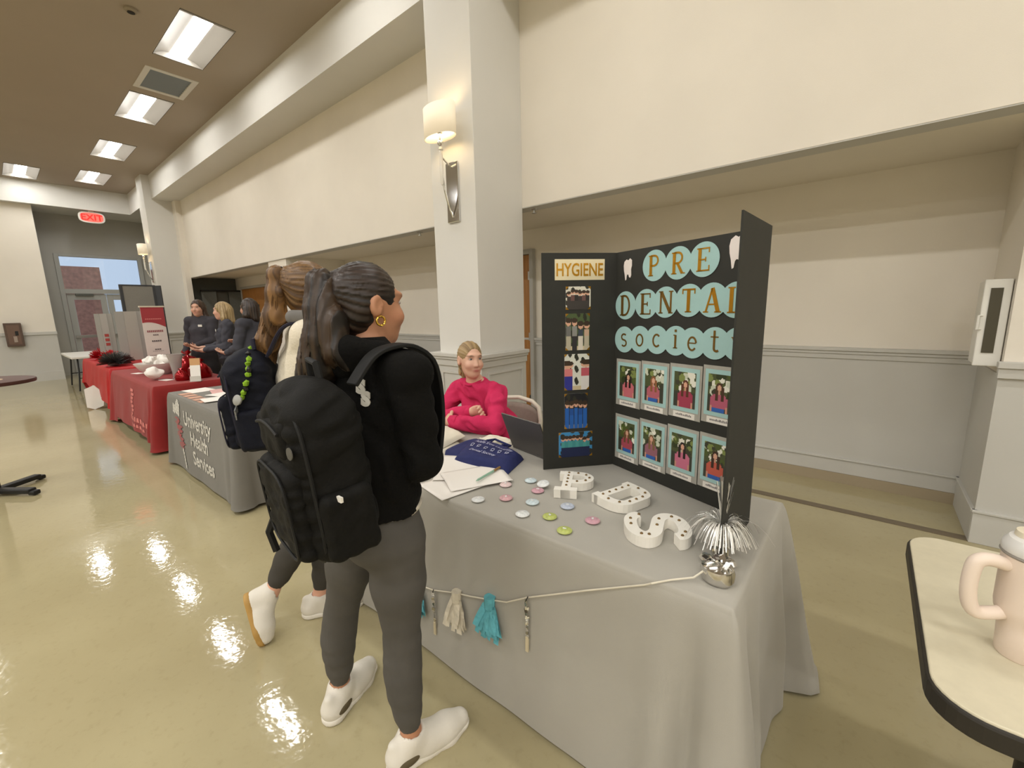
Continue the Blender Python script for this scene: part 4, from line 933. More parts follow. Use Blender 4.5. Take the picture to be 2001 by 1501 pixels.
obj('vase_wall', MB().lathe([(0, 0), (.05, 0), (.045, .015), (.05, .1), (.065, .22), (.085, .3), (.08, .3), (.06, .22), (.042, .1), (0, .02)], n=24), M_vase, t, smooth=True)
obj('foot', MB().lathe([(.05, 0), (.056, .004), (.05, .01)], n=24), M_vase, t)
M_redfoil = mat('red_metallic_film', '8e0d14', .18, .55)
for i, (x, y, s, lab) in enumerate(((-6.95, 1.62, 1.25, 'large shiny dark red gift bag bundle beside the vase'), (-6.62, 1.62, .75, 'small shiny dark red bundle behind the leaflet stand'), (-6.35, 1.60, .95, 'wide shiny dark red bundle at the end of the red table'), (-6.27, 1.38, .6, 'low shiny dark red bundle in front of the other bundles'))):
    mb = crumple(MB().lathe([(0, 0), (.1*s, .0), (.12*s, .05*s), (.11*s, .12*s), (.07*s, .17*s), (.02, .2*s), (0, .2*s)], n=18), .014, 60+i, 30)
    t = thing('gift_bundle', lab, 'gift bundle', (x, y, ZR), 0, 'red gift bundles'); obj('wrap', mb, M_redfoil, t, smooth=True, angle=30)
    mb = MB()
    for k in range(5): a = k*1.26; mb.add([(0, 0, .19*s), (.05*s*math.cos(a), .05*s*math.sin(a), .25*s), (.05*s*math.cos(a+.8), .05*s*math.sin(a+.8), .23*s)], [(0, 1, 2)])
    obj('tuft', mb, M_redfoil, t)
t = obj('red_card', B(-.004, .004, -.06, .06, 0, .13), mat('bright_red_card', 'e23b34', .6)); t.location = (-8.3, 1.42, ZR); tag(t, 'bright red card standing on the dark red table behind the bowl', 'card')
for i, (x, y, lab) in enumerate(((-7.62, 1.2, 'white card lying flat left of the bowl on the red table'), (-6.48, 1.27, 'white card lying by the foot of the glass vase'))):
    o = obj('place_card', B(-.08, .08, -.045, .045, 0, .003), M_paper); o.location = (x, y, ZR); o.rotation_euler = (0, 0, .3); tag(o, lab, 'card', 'small white cards')
t = thing('paper_cup', 'white paper cup on the back of the dark grey table', 'cup', (-4.75, 1.7, ZR))
obj('cup_wall', MB().lathe([(0, 0), (.03, 0), (.042, .11), (.044, .112), (.04, .11), (0, .01)], n=20), M_paper, t, smooth=True)
obj('rim', MB().lathe([(.041, .108), (.046, .112), (.041, .116)], n=20), M_paper, t, smooth=True)
# table top banner
t = thing('banner_stand', 'red and white roll-up banner standing on the dark red table', 'banner', (-8.2, 1.57, ZR), math.radians(8))
obj('base', B(-.05, .05, -.19, .19, 0, .05), M_black, t, bevel=.01)
mb = MB(); mb.grid(lambda u, v: (0, .165*(1-2*u), .06+.14+.68*v), 1, 1); 
obj('banner_sheet', B(-.003, .003, -.14, .14, .05, .9), mat('banner_white', 'ded3cc', .6), t)
mb = MB(); arcp = [(-.14, .9), (-.14, .66)]+[(-.14+.28*i/12, .63+.055*math.sin(math.pi*(.25+.75*i/12))-.03*i/12) for i in range(13)]+[(.14, .9)]
obj('red_header', MB().prism(arcp[::-1], .0032, .0042, lambda x, y, z: (z, x, y)), mat('banner_red', 'a33a40', .6), t)
obj('top_rail', B(-.012, .012, -.152, .152, .895, .915), mat('rail_cream', 'd8cdb8', .5), t)
obj('pole', MB().tube([(-.02, 0, .05), (-.02, 0, .9)], .006, 8), M_steel, t)
for z, w, h, c in ((.545, .2, .03, '9a5a5c'), (.49, .07, .018, '6a5a5c'), (.40, .12, .022, '5a5052'), (.275, .08, .018, '6a6062'), (.25, .14, .008, 'a49a98'), (.19, .24, .006, '8a807e'), (.725, .2, .012, 'd88a84')):
    mb = MB(); n = max(3, int(w/.022)); 
    for q in range(n): a_ = -w/2+w*q/n; mb.box(.0044, .005, a_, a_+w/n*.75, z-h/2, z+h/2)
    obj('lettering', mb, mat('banner_ink_'+c, c, .7), t)
# red table near the exit: pom-poms, boards
M_pom = mat('grey_black_tinsel', '4c4a48', .4, .3)
def pompom(x, y, r, label, m, seed, z=ZR):
    rg = random.Random(seed); mb = MB(); n = 420
    for i in range(n):
        d = Vector((rg.gauss(0, 1), rg.gauss(0, 1), abs(rg.gauss(0, .9))+.02)).normalized(); L = r*rg.uniform(.7, 1.1); s = d.orthogonal().normalized()*.006
        p = Vector((0, 0, r*.25)); q = p+d*L-Vector((0, 0, .1*L)); q.z = max(q.z, .004)
        mb.add([p-s, p+s, q+s*.8, q-s*.8], [(0, 1, 2, 3)])
    t = thing('pom_pom', label, 'pom-pom', (x, y, z), 0, 'pom-poms on the red cover'); obj('streamers', mb, m, t)['kind'] = 'stuff'
    obj('core', MB().lathe([(0, 0), (r*.4, r*.1), (r*.45, r*.3), (0, r*.6)], n=14), m, t, smooth=True)
pompom(-9.15, 1.18, .2, 'grey and black tinsel pom-pom at the front of the bright red cover', M_pom, 1)
pompom(-9.5, 1.3, .18, 'grey tinsel pom-pom touching the dark one on the bright red cover', mat('grey_tinsel', '77736f', .4, .3), 2)
pompom(-11.32, 1.4, .13, 'dark pom-pom at the end of the bright red cover by the white table', M_pom, 3)
M_redt = mat('red_tissue_pom', 'b3141f', .6); pompom(-10.88, 1.25, .18, 'crimson pom-pom on the bright red cover', M_redt, 4); pompom(-10.3, 1.28, .17, 'low crimson pom-pom between the grey boards', M_redt, 5)
M_gb = mat('pale_grey_board', 'b5b2ab', .6); M_gb2 = mat('mid_grey_board', '8d8a84', .6)
def trifold(x, y, w, h, rot, label, z=ZR):
    t = thing('trifold_board', label, 'display board', (x, y, z), rot, 'grey trifold boards')
    def pan(a, b, m): P = panel_frame(a, b, 0); mb = MB().prism([(0, 0), (P['L'], 0), (P['L'], h), (0, h)], -.004, .004, lambda x, y, z: tuple(P['o']+P['u']*x+P['v']*y+P['n']*z)); return obj('panel', mb, m, t)
    pan((-.1, -w*.9), (0, -w/2), M_gb2); p = pan((0, -w/2), (0, w/2), M_gb); pan((0, w/2), (.12, w*.8), M_gb2)
    return t
t = trifold(-10.6, 1.33, .1, .83, math.radians(12), 'narrow pale grey folded board with red print on the bright red cover')
for q in range(3): obj('red_print', B(.005, .007, -.03, .03, .42-.08*q, .47-.08*q), mat('red_print', 'b04a44', .7), t)
trifold(-10.1, 1.62, .2, .86, math.radians(20), 'wider pale grey folded board beside the tall framed panel')
t = thing('exhibition_stand', 'tall grey fabric display panel in a dark frame behind the red tables', 'display panel', (-11.9, 2.1, 0), math.radians(3))
M_fr = mat('dark_panel_frame', '3b3d40', .5)
obj('fabric', B(-.015, .015, -.25, .25, .08, 2.15), mat('grey_panel_fabric', '86847d', .9, var=.04, scale=60), t)
for y in (-.27, .27): obj('post', B(-.025, .025, y-.025, y+.025, 0, 2.17), M_fr, t, bevel=.004)
obj('top_rail', B(-.02, .02, -.25, .25, 2.14, 2.17), M_fr, t); obj('bottom_rail', B(-.02, .02, -.25, .25, .05, .08), M_fr, t)
for y in (-.27, .27): obj('foot', B(-.25, .25, y-.025, y+.025, 0, .03), M_fr, t)
p2 = obj('wing', MB().obox((.05, .33, 1.1), (.05, .04, 0), (-.012, .01, 0), (0, 0, 1.06)), M_fr, t)
# dark partition in the far end of the alcove
t = thing('folding_partition', 'dark grey folding partition with a black top edge in the alcove end', 'partition', (-12.95, 3.95, 0))
for i in range(3):
    y = -.45+.3*i
    obj('panel', MB().obox((.03*(-1)**i, y+.15, 1.05), (.03*(-1)**i, .15, 0), (.015, 0, 0), (0, 0, 1.05)), M_darkgrey, t)
obj('top_edge', B(-.04, .08, -.46, .46, 2.1, 2.14), M_black, t)
# white board leaning against the red cover
t = thing('poster_board', 'white irregular board leaning on the front of the bright red cover', 'poster', (-9.85, .93, 0), math.radians(62))
mb = MB().prism([(-.10, .04), (0, 0), (.12, .05), (.14, .26), (.02, .40), (-.11, .34)], -.004, .004, lambda x, y, z: (x, y*.12+z, y)); obj('sheet', mb, mat('white_card_board', 'd9d4cc', .6), t)
obj('strut', MB().tube([(0, .05, .4), (.02, .1, .005)], .006, 6), M_steel, t)
# ---------------------------------------------------------------- people: smooth distance-field bodies meshed as continuous surfaces
V = lambda *a: np.array(a, float)
def unit(v): v = np.asarray(v, float); return v/np.linalg.norm(v)
def smin(a, b, k):
    h = np.maximum(k-np.abs(a-b), 0)/k; return np.minimum(a, b)-h*h*k*.25
class Sdf:
    def __init__(s): s.ops = []; s.inf = 0.
    def cap(s, a, b, ra, rb=None, k=.02, op='u'): s.ops.append(('cap', V(*a), V(*b), ra+(s.inf if op == 'u' else 0), (ra if rb is None else rb)+(s.inf if op == 'u' else 0), k, op)); return s
    def chain(s, pts, rs, k=.02, op='u'):
        for i in range(len(pts)-1): s.cap(pts[i], pts[i+1], rs[i], rs[i+1], k, op)
        return s
    def ell(s, c, r, rot=None, k=.02, op='u'): s.ops.append(('ell', V(*c), V(*r)+(s.inf if op == 'u' else 0), np.eye(3) if rot is None else np.array(rot, float), k, op)); return s
    def box(s, c, h, rot=None, rad=.02, k=.02, op='u'): s.ops.append(('box', V(*c), V(*h), np.eye(3) if rot is None else np.array(rot, float), rad, k, op)); return s
    def cut(s, p, n, c=None, R=None): s.ops.append(('cut', V(*p), unit(n), None if c is None else V(*c), R)); return s
    def disp(s, fn): s.ops.append(('disp', fn)); return s
    def bounds(s):
        lo, hi = [], []
        for o in s.ops:
            if o[0] == 'cap' and o[6] == 'u': lo += [o[1]-o[3], o[2]-o[4]]; hi += [o[1]+o[3], o[2]+o[4]]
            if o[0] == 'ell' and o[5] == 'u':
                e = np.sqrt(((o[3].T*o[2])**2).sum(1)); lo.append(o[1]-e); hi.append(o[1]+e)
            if o[0] == 'box' and o[6] == 'u':
                e = np.abs(o[3].T*o[2]).sum(1)+.01; lo.append(o[1]-e); hi.append(o[1]+e)
        return np.min(lo, 0), np.max(hi, 0)
    def mesh(s, res):
        lo, hi = s.bounds(); lo = lo-.03; hi = hi+.03
        n = np.ceil((hi-lo)/res).astype(int)+1; ax = [lo[i]+res*np.arange(n[i]) for i in range(3)]
        F = np.full(n, .2, np.float32)
        def sub(a, b):
            i0 = np.clip(((a-lo)/res).astype(int)-1, 0, n-1); i1 = np.clip(((b-lo)/res).astype(int)+2, 1, n)
            return tuple(slice(i0[i], i1[i]) for i in range(3)), ax[0][i0[0]:i1[0], None, None], ax[1][None, i0[1]:i1[1], None], ax[2][None, None, i0[2]:i1[2]]
        for o in s.ops:
            if o[0] == 'cap':
                _, a, b, ra, rb, k, op = o; m = k+.03; r = max(ra, rb)+m
                sl, X, Y, Z = sub(np.minimum(a, b)-r, np.maximum(a, b)+r); d = b-a; L = d@d+1e-12
                t = np.clip(((X-a[0])*d[0]+(Y-a[1])*d[1]+(Z-a[2])*d[2])/L, 0, 1)
                D = np.sqrt((X-a[0]-t*d[0])**2+(Y-a[1]-t*d[1])**2+(Z-a[2]-t*d[2])**2)-(ra+(rb-ra)*t)
            elif o[0] == 'ell':
                _, c, r, R, k, op = o; e = np.sqrt(((R.T*r)**2).sum(1))+k+.03
                sl, X, Y, Z = sub(c-e, c+e); X, Y, Z = X-c[0], Y-c[1], Z-c[2]
                q = [R[i, 0]*X+R[i, 1]*Y+R[i, 2]*Z for i in range(3)]
                k0 = np.sqrt(sum((q[i]/r[i])**2 for i in range(3))); k1 = np.sqrt(sum((q[i]/r[i]**2)**2 for i in range(3)))+1e-9
                D = k0*(k0-1)/k1
            elif o[0] == 'box':
                _, c, h, R, rad, k, op = o; e = np.abs(R.T*h).sum(1)+k+.04
                sl, X, Y, Z = sub(c-e, c+e); X, Y, Z = X-c[0], Y-c[1], Z-c[2]
                q = [np.abs(R[i, 0]*X+R[i, 1]*Y+R[i, 2]*Z)-h[i]+rad for i in range(3)]
                D = np.sqrt(sum(np.maximum(v, 0)**2 for v in q))+np.minimum(np.maximum(np.maximum(q[0], q[1]), q[2]), 0)-rad
            elif o[0] == 'cut':
                _, p, nn, c, R = o
                sl, X, Y, Z = sub(lo, hi) if c is None else sub(c-R, c+R)
                D = (X-p[0])*nn[0]+(Y-p[1])*nn[1]+(Z-p[2])*nn[2]; F[sl] = np.maximum(F[sl], D); continue
            else:
                sl, X, Y, Z = sub(lo, hi); F += o[1](X, Y, Z).astype(np.float32); continue
            f = F[sl]
            if op == 'u': F[sl] = smin(f, D, k)
            elif op == 's': F[sl] = -smin(-f, D, k)
        return surface_nets(F, lo, res)
def surface_nets(F, lo, res):
    I = F < 0; n = np.array(F.shape); C = [(i, j, k) for i in (0, 1) for j in (0, 1) for k in (0, 1)]
    sl = lambda c: tuple(slice(c[i], n[i]-1+c[i]) for i in range(3))
    al = I[sl(C[0])].copy(); an = I[sl(C[0])].copy()
    for c in C[1:]: al &= I[sl(c)]; an |= I[sl(c)]
    idx = np.argwhere(an & ~al); cid = np.full(n-1, -1, np.int64); cid[tuple(idx.T)] = np.arange(len(idx))
    f = np.stack([F[tuple((idx+c).T)] for c in C], 1); P = np.zeros((len(idx), 3)); cnt = np.zeros(len(idx))
    Ca = np.array(C, float)
    for a in range(8):
        for b in range(a+1, 8):
            if abs(Ca[a]-Ca[b]).sum() != 1: continue
            x = (f[:, a] < 0) != (f[:, b] < 0); t = np.where(x, f[:, a]/np.where(x, f[:, a]-f[:, b], 1), 0)
            P += x[:, None]*(Ca[a]+t[:, None]*(Ca[b]-Ca[a])); cnt += x
    verts = lo+res*(idx+P/cnt[:, None]); quads = []
    for axis in range(3):
        u, v = [(1, 2), (2, 0), (0, 1)][axis]
        a = [slice(0, None)]*3; b = [slice(0, None)]*3; a[axis] = slice(0, -1); b[axis] = slice(1, None)
        A, Bq = I[tuple(a)], I[tuple(b)]; e = np.argwhere(A != Bq)
        e = e[(e[:, u] > 0) & (e[:, v] > 0) & (e[:, u] < n[u]-1) & (e[:, v] < n[v]-1)]
        du = np.zeros(3, int); dv = np.zeros(3, int); du[u] = 1; dv[v] = 1
        g = lambda q: cid[tuple(q.T)]
        q = np.stack([g(e-du-dv), g(e-dv), g(e), g(e-du)], 1); flip = ~A[tuple(e.T)]; q[flip] = q[flip][:, ::-1]; quads.append(q)
    return verts, np.concatenate(quads)
def np_obj(name, vq, m, parent, off, color=None):
    v, q = vq; me = bpy.data.meshes.new(name); me.from_pydata((v-np.array(off)).tolist(), [], q.tolist()); me.update()
    me.polygons.foreach_set('use_smooth', [True]*len(me.polygons)); me.materials.append(m)
    if color is not None:
        ca = me.color_attributes.new('Col', 'FLOAT_COLOR', 'POINT'); c = np.ones((len(v), 4), np.float32); c[:, :3] = color(v); ca.data.foreach_set('color', c.ravel())
    o = bpy.data.objects.new(name, me); COL.objects.link(o); o.parent = parent; return o
def wrinkles(seed, amp, scale=1., stretch=(1, 1, 1)):
    rg = np.random.RandomState(seed); ks = rg.normal(0, 1, (7, 3))*np.array([24, 24, 34])*scale*np.array(stretch); ph = rg.uniform(0, 6, 7)
    def f(X, Y, Z):
        w = 0
        for k, p in zip(ks, ph): w = w+np.sin(X*k[0]+Y*k[1]+Z*k[2]+p)
        return amp*np.sin(w*.8)
    return f
def skin_mat():
    m = painted('skin', .5); m.node_tree.nodes['Principled BSDF'].inputs['Subsurface Weight'].default_value = .0; return m
def cloth_mat(name, c, rough=.85, var=.06, bump=.12, bs=220, sheen=.0, spec=.25): return mat(name, c, rough, var=var, scale=14, bump=bump, bscale=bs, sheen=sheen, spec=spec)

class Person:
    """joints in metres; rv/fv body right and forward, hf head forward"""
    def __init__(s, label, base, J, fv, hf, hu=(0, 0, 1), sc=1., skin='c9977c', lips='b06a60'):
        s.J = {k: V(*p) for k, p in J.items()}; s.fv = unit((*fv, 0)); s.rv = np.cross(s.fv, (0, 0, 1)); s.sc = sc
        s.hf = unit(hf); s.hu = unit(V(*hu)-s.hf*(V(*hu)@s.hf)); s.hr = np.cross(s.hf, s.hu); s.hc = s.J['head']; s.HR = np.array([s.hr, s.hf, s.hu])
        s.skin = lin(skin); s.lips = lin(lips)
        s.t = thing('person', label, 'person', base); s.off = V(*base)
    def H(s, r, f, u): return s.hc+(s.hr*r+s.hf*f+s.hu*u)*s.sc
    def up(s): return unit(s.J['neck']-s.J['pelvis'])
    def TR(s): u = s.up(); r = unit(s.rv-u*(s.rv@u)); return np.array([r, np.cross(u, r), u])
    # --- groups of primitives
    def head(s, D):
        c = s.sc; HR = s.HR; e = lambda p, r, k, op='u': D.ell(s.H(*p), V(*r)*c, HR, k*c, op)
        e((0, -.010, .022), (.073, .092, .092), .02); e((0, .03, -.035), (.054, .063, .078), .035); e((0, .056, -.090), (.027, .028, .022), .04)
        e((0, .02, -.068), (.045, .048, .034), .03)
        D.cap(s.H(-.035, .080, .034), s.H(.035, .080, .034), .010*c, .010*c, .02*c)
        for q in (-1, 1):
            e((q*.031, .101, .012), (.019, .013, .0115), .014, 's'); e((q*.034, .072, -.03), (.024, .02, .02), .03)
            e((q*.076, -.010, -.004), (.011, .020, .033), .006); e((q*.084, -.004, .0), (.006, .009, .018), .006, 's')
        D.cap(s.H(0, .088, .014), s.H(0, .106, -.026), .0075*c, .011*c, .012*c); e((.011, .097, -.030), (.007, .009, .007), .008); e((-.011, .097, -.030), (.007, .009, .007), .008)
        e((0, .086, -.056), (.023, .012, .0065), .008); e((0, .085, -.067), (.021, .012, .007), .008)
        D.cap(s.H(0, -.02, -.05), s.J['neck'], .046*c, .049*c, .025*c)
    def torso(s, D, bust=1.):
        c = s.sc; J = s.J; T = s.TR(); u = T[2]; r = T[0]; f = T[1]; p, nk = J['pelvis'], J['neck']; L = np.linalg.norm(nk-p)
        D.ell(p, V(.155, .105, .11)*c, T, .04)
        for q in (-1, 1): D.ell(p+r*q*.072*c-f*.05*c-u*.03*c, V(.083, .08, .085)*c, T, .04)
        D.ell(p+u*L*.28, V(.110, .084, .12)*c, T, .05); ch = p+u*L*.62+f*.005
        D.ell(ch, V(.128, .094, .155)*c, T, .05)
        for q in (-1, 1):
            if bust: D.ell(ch+r*q*.062*c+f*.066*c-u*.0*c, V(.055, .045, .055)*c*bust, T, .04)
        D.chain([J['shL'], nk-u*.065*c, J['shR']], [.043*c, .052*c, .043*c], .045)
        D.chain([J['shL']+u*.01, nk-u*.01*c, J['shR']+u*.01], [.020*c, .036*c, .020*c], .04)
    def arm(s, D, q, w=1., part=3, wr=None):
        c = s.sc*w; J = s.J; a, b, d = J['sh'+q], J['el'+q], J['wr'+q]
        if part & 1: D.chain([a, a+(b-a)*.35, b], [.046*c, .042*c, .036*c], .02)
        if part & 2: D.chain([b, b+(d-b)*.3, d if wr is None else wr], [.036*c, .034*c, .024*c], .02)
    def hand(s, D, q, dirv, nrm, curl=.5, spread=.12, length=1.):
        """palm from the wrist along dirv, nrm = palm side; four fingers and a thumb, each its own bent chain"""
        c = s.sc*length; w = s.J['wr'+q]; d = unit(dirv); n = unit(V(*nrm)-d*(V(*nrm)@d)); a = np.cross(d, n)*(1 if q == 'R' else -1)   # a: thumb side
        R = np.array([a, n, d]); D.cap(w-d*.02, w+d*.02*c, .025*c, .026*c, .02); D.ell(w+d*.05*c, V(.039, .016, .05)*c, R, .015)
        for i, (o, L) in enumerate(((.030, .075), (.010, .084), (-.011, .078), (-.030, .062))):
            p = w+d*.085*c+a*o*c; dd = unit(d+a*o*spread*8); pts = [p-dd*.015]; ang = .15
            for j, fr_ in enumerate((.45, .32, .23)):
                ang += curl*(.55, .75, .6)[j]; v = dd*math.cos(ang)+n*math.sin(ang); pts.append(pts[-1]+v*L*c*fr_+(dd*.015 if j == 0 else 0))
            D.chain(pts, [.0092*c, .0088*c, .008*c, .0068*c], .004)
        p = w+d*.025*c+a*.028*c; pts = [p]; ang = .2
        for L in (.04, .033, .027): v = unit(d*math.cos(ang*.8)+a*(.75-ang*.4)+n*math.sin(ang)*.9); pts.append(pts[-1]+v*L*c); ang += curl*.55
        D.chain(pts, [.0125*c, .0105*c, .0092*c, .0075*c], .006)
    def leg(s, D, q, part=3, w=1., end=None):
        c = s.sc*w; J = s.J; a, b, d = J['hip'+q], J['kn'+q], J['an'+q]
        if part & 1: D.chain([a, a+(b-a)*.4, b], [.085*c, .072*c, .049*c], .035)
        if part & 2:
            e = d if end is None else b+(d-b)*end; back = -s.fv*.008
            D.chain([b, b+(d-b)*.16+back*.6, b+(d-b)*.32+back, b+(d-b)*.5+back*.8, b+(d-b)*.7+back*.4, e], [.0475*c, .0485*c, .049*c, .045*c, .037*c, .030*c], .03)
    def foot(s, D, q, w=1.):
        c = s.sc; J = s.J; a, t = J['an'+q], J['to'+q]; d = t-a; h = J.get('he'+q)
        if h is None: f = unit(V(d[0], d[1], 0)); h = V(a[0], a[1], .035)-f*.045*c
        D.cap(a, h+(a-h)*.3, .029*c, .028*c, .02); D.chain([h, h+(t-h)*.45, h+(t-h)*.72, t], [.027*c*w, .028*c*w, .032*c*w, .022*c*w], .02); D.cap(a, h+(t-h)*.55, .027*c, .022*c, .02)
    def color(s, v):
        c = np.tile(np.array(s.skin), (len(v), 1)); l = (v-s.hc)/s.sc; r, f, u = l@s.hr, l@s.hf, l@s.hu
        def mixin(mask, col): 
            m = np.clip(mask, 0, 1)[:, None]; c[:] = c*(1-m)+np.array(col)*m
        near = (np.abs(l) < .2).all(1)*1.
        mixin(near*np.clip(1.4-np.sqrt((r/.024)**2+((u+.0615)/.0095)**2+(np.minimum(f-.075, 0)/.01)**2), 0, 1)*.95, s.lips)
        for q in (-1, 1):
            mixin(near*np.clip(1.3-np.sqrt(((r-q*.034)/.02)**2+((u-.035+.004*np.abs(r-q*.03)/.02)/.006)**2+(np.minimum(f-.05, 0)/.01)**2), 0, 1)*.9, s.brow)
            mixin(near*np.clip(1.2-np.sqrt(((r-q*.04)/.03)**2+((u+.03)/.024)**2+(np.minimum(f-.04, 0)/.01)**2), 0, 1)*.18, lin('c4685c'))
            mixin(near*np.clip(1.2-np.sqrt(((r-q*.031)/.019)**2+((u-.013)/.009)**2+(np.minimum(f-.05, 0)/.01)**2), 0, 1)*.45, lin('6a4638'))
        return c
    brow = lin('5a4030')
    def finish(s, D, res): return np_obj('body', D.mesh(res), skin_mat(), s.t, s.off, s.color)
    def part(s, name, D, res, m): return np_obj(name, D.mesh(res), m, s.t, s.off)
    def eyes(s, iris='3a2a20'):
        for q in (-1, 1):
            D = Sdf(); p = s.H(q*.031, .0745, .0125); D.ell(p, V(.0115, .0115, .0075)*s.sc, s.HR, .001); fc = s.hf
            def col(v):
                l = v-p; ang = np.sqrt((l@s.hr-.000)**2+(l@s.hu)**2)/s.sc; c = np.tile(np.array(lin('b0a49c')), (len(v), 1)); c[(ang < .0062) & (l@fc > 0)] = lin(iris); c[(ang < .0025) & (l@fc > 0)] = (.01, .01, .01); return c
            np_obj('eye', D.mesh(.0022), painted('eye_surface', .15), s.t, s.off, col)
    def hair(s, D, vol=1.): # skull cap of hair, open at the face
        c = s.sc; HR = s.HR
        D.ell(s.H(0, -.014, .026), V(.079, .098, .096)*c*vol, HR, .02); D.ell(s.H(0, -.045, -.03), V(.066, .058, .07)*c*vol, HR, .03)
    def hair_cut(s, D):
        c = s.sc; HR = s.HR
        D.ell(s.H(0, .112, -.022), V(.072, .085, .114)*c, HR, .012, 's')
        for q in (-1, 1): D.ell(s.H(q*.085, .010, -.032), V(.030, .034, .05)*c, HR, .010, 's')
    def hair_part(s, name, D, res, c1, c2, o, axis=None, lat=None):
        """hair coloured strand by strand along its flow (angle about the tie, or across the fall)"""
        c1, c2 = np.array(lin(c1)), np.array(lin(c2)); rg = np.random.RandomState(len(name)+int(abs(o[0])*1000)); tab = np.convolve(rg.uniform(0, 1, 4096), [.25, .5, .25], 'same')
        def col(v):
            l = v-V(*o)
            if axis is not None:
                ax = unit(axis); a = unit(np.cross(ax, (.13, .2, 1))); b = np.cross(ax, a); w = np.arctan2(l@a, l@b)*46
            else: w = (l@unit(lat))*520+4*np.sin(l[:, 2]*11)
            i = np.floor(w).astype(int) % 4096; f = (w-np.floor(w)); t = tab[i]*(1-f)+tab[(i+1) % 4096]*f; t = np.clip((t-.3)/.4, 0, 1)[:, None]
            return c2*(1-t)+c1*t
        return np_obj(name, D.mesh(res), painted('hair_strand_colour', .42), s.t, s.off, col)
def strands(origin, axis, n, amp, lat=None):
    """grooves running along the hair: angle around an axis through the tie point"""
    ax = unit(axis); a = unit(np.cross(ax, (0.13, .2, 1))); b = np.cross(ax, a)
    def f(X, Y, Z):
        x, y, z = X-origin[0], Y-origin[1], Z-origin[2]; th = np.arctan2(x*a[0]+y*a[1]+z*a[2], x*b[0]+y*b[1]+z*b[2]); return amp*(np.sin(th*n)+.6*np.sin(th*n*2.3+1.3))
    return f
def lat_strands(d, n, amp):
    d = np.array(d)
    def f(X, Y, Z):
        w = X*d[0]+Y*d[1]+Z*d[2]; return amp*(np.sin(w*n+3*np.sin(Z*9))+.7*np.sin(w*n*2.2+2*np.sin(Z*14+1)))
    return f
def hair_mat(name, c, c2, st=(60, 60, 6)): return mat(name, c, .42, var=.5, scale=1.2, col2=c2, stretch=st, bump=.35, bscale=2.2, spec=.4, detail=3)
M_legA = cloth_mat('charcoal_leggings', '55524e', .8, .05, .05); M_shoeW = mat('white_sneaker_knit', 'd8d2c6', .7, bump=.08, bscale=260); M_sole = mat('white_foam_sole', 'e0dace', .6); M_gum = mat('gum_rubber', 'b08a4a', .6)
def shoe(P, q, sole, up=None, m=None, window=None):
    """a sneaker around one foot: upper, sole and collar"""
    J = P.J; a, t = J['an'+q], J['to'+q]; h = J.get('he'+q)
    d = t-a
    if h is None: f = unit(V(d[0], d[1], 0)); h = V(a[0], a[1], .035)-f*.045*P.sc
    ax = unit(t-h); un = unit(V(*(up if up is not None else (0, 0, 1)))-ax*(V(*(up if up is not None else (0, 0, 1)))@ax)); sd = np.cross(ax, un)
    D = Sdf(); L = np.linalg.norm(t-h); R = np.array([sd, ax, un])
    D.chain([h, h+ax*L*.45, h+ax*L*.75, t], [.040, .042, .046, .035], .03); D.cap(a-un*.005, h+ax*L*.62, .043, .034, .03); D.cap(h+un*.01, a-un*.01, .039, .043, .02); D.cap(h+un*.02-ax*.012, h+un*.055-ax*.018, .026, .018, .02)
    D.cut(h-un*.028, -un); D.cap(a+un*.012, a+un*.12+ax*.03, .034, .046, .006, 's')
    o = P.part('shoe', D, .006, m or M_shoeW)
    D = Sdf(); D.chain([h-un*.022, h+ax*L*.45-un*.022, h+ax*L*.75-un*.02, t-un*.012], [.044, .043, .049, .038], .02); D.cut(h-un*.008, un); D.cut(h-un*.035, -un)
    s_ = np_obj('sole', D.mesh(.006), sole, o, P.off*0); s_.data.transform(Matrix.Translation(Vector(-P.off)))
    if window:
        for w_ in (-1, 1):
            D = Sdf(); D.ell(h+ax*.02+un*.006+sd*w_*.036, V(.014, .040, .019), R, .005)
            x_ = np_obj('mesh_inset', D.mesh(.004), window, o, P.off)
    return o
# ---------------------------------------------------------------- the woman in black at the front of the grey table
A = Person('woman in a black jacket and grey leggings wearing a black backpack, facing the table', (-1.15, .68, 0), dict(
    head=(-1.135, .715, 1.52), neck=(-1.13, .695, 1.395), shR=(-.955, .705, 1.335), shL=(-1.295, .68, 1.335), elR=(-.935, .725, 1.08), elL=(-1.35, .77, 1.09), wrR=(-1.06, .835, 1.05), wrL=(-1.24, .86, 1.03),
    pelvis=(-1.125, .685, .885), hipR=(-1.04, .685, .82), hipL=(-1.225, .675, .82), knR=(-1.065, .70, .455), knL=(-1.365, .655, .445), anR=(-1.065, .705, .095), anL=(-1.435, .655, .095), toR=(-1.025, .885, .03), toL=(-1.50, .81, .03)),
    (.12, .99), (.14, .985, -.08), skin='b98464')
def body(P, res, arms=('R', 'L'), hands=None, legs=('R', 'L'), bust=1., feet=True):
    D = Sdf(); P.head(D); P.torso(D, bust)
    for q in arms: P.arm(D, q)
    for q, h in (hands or {}).items(): P.hand(D, q, *h)
    for q in legs:
        P.leg(D, q)
        if feet: P.foot(D, q)
    return P.finish(D, res)
body(A, .007, hands={'R': ((-.95, .2, .05), (-.2, -.9, -.3), .6), 'L': ((.9, .35, -.02), (.3, -.6, .6), .6)}); A.eyes()
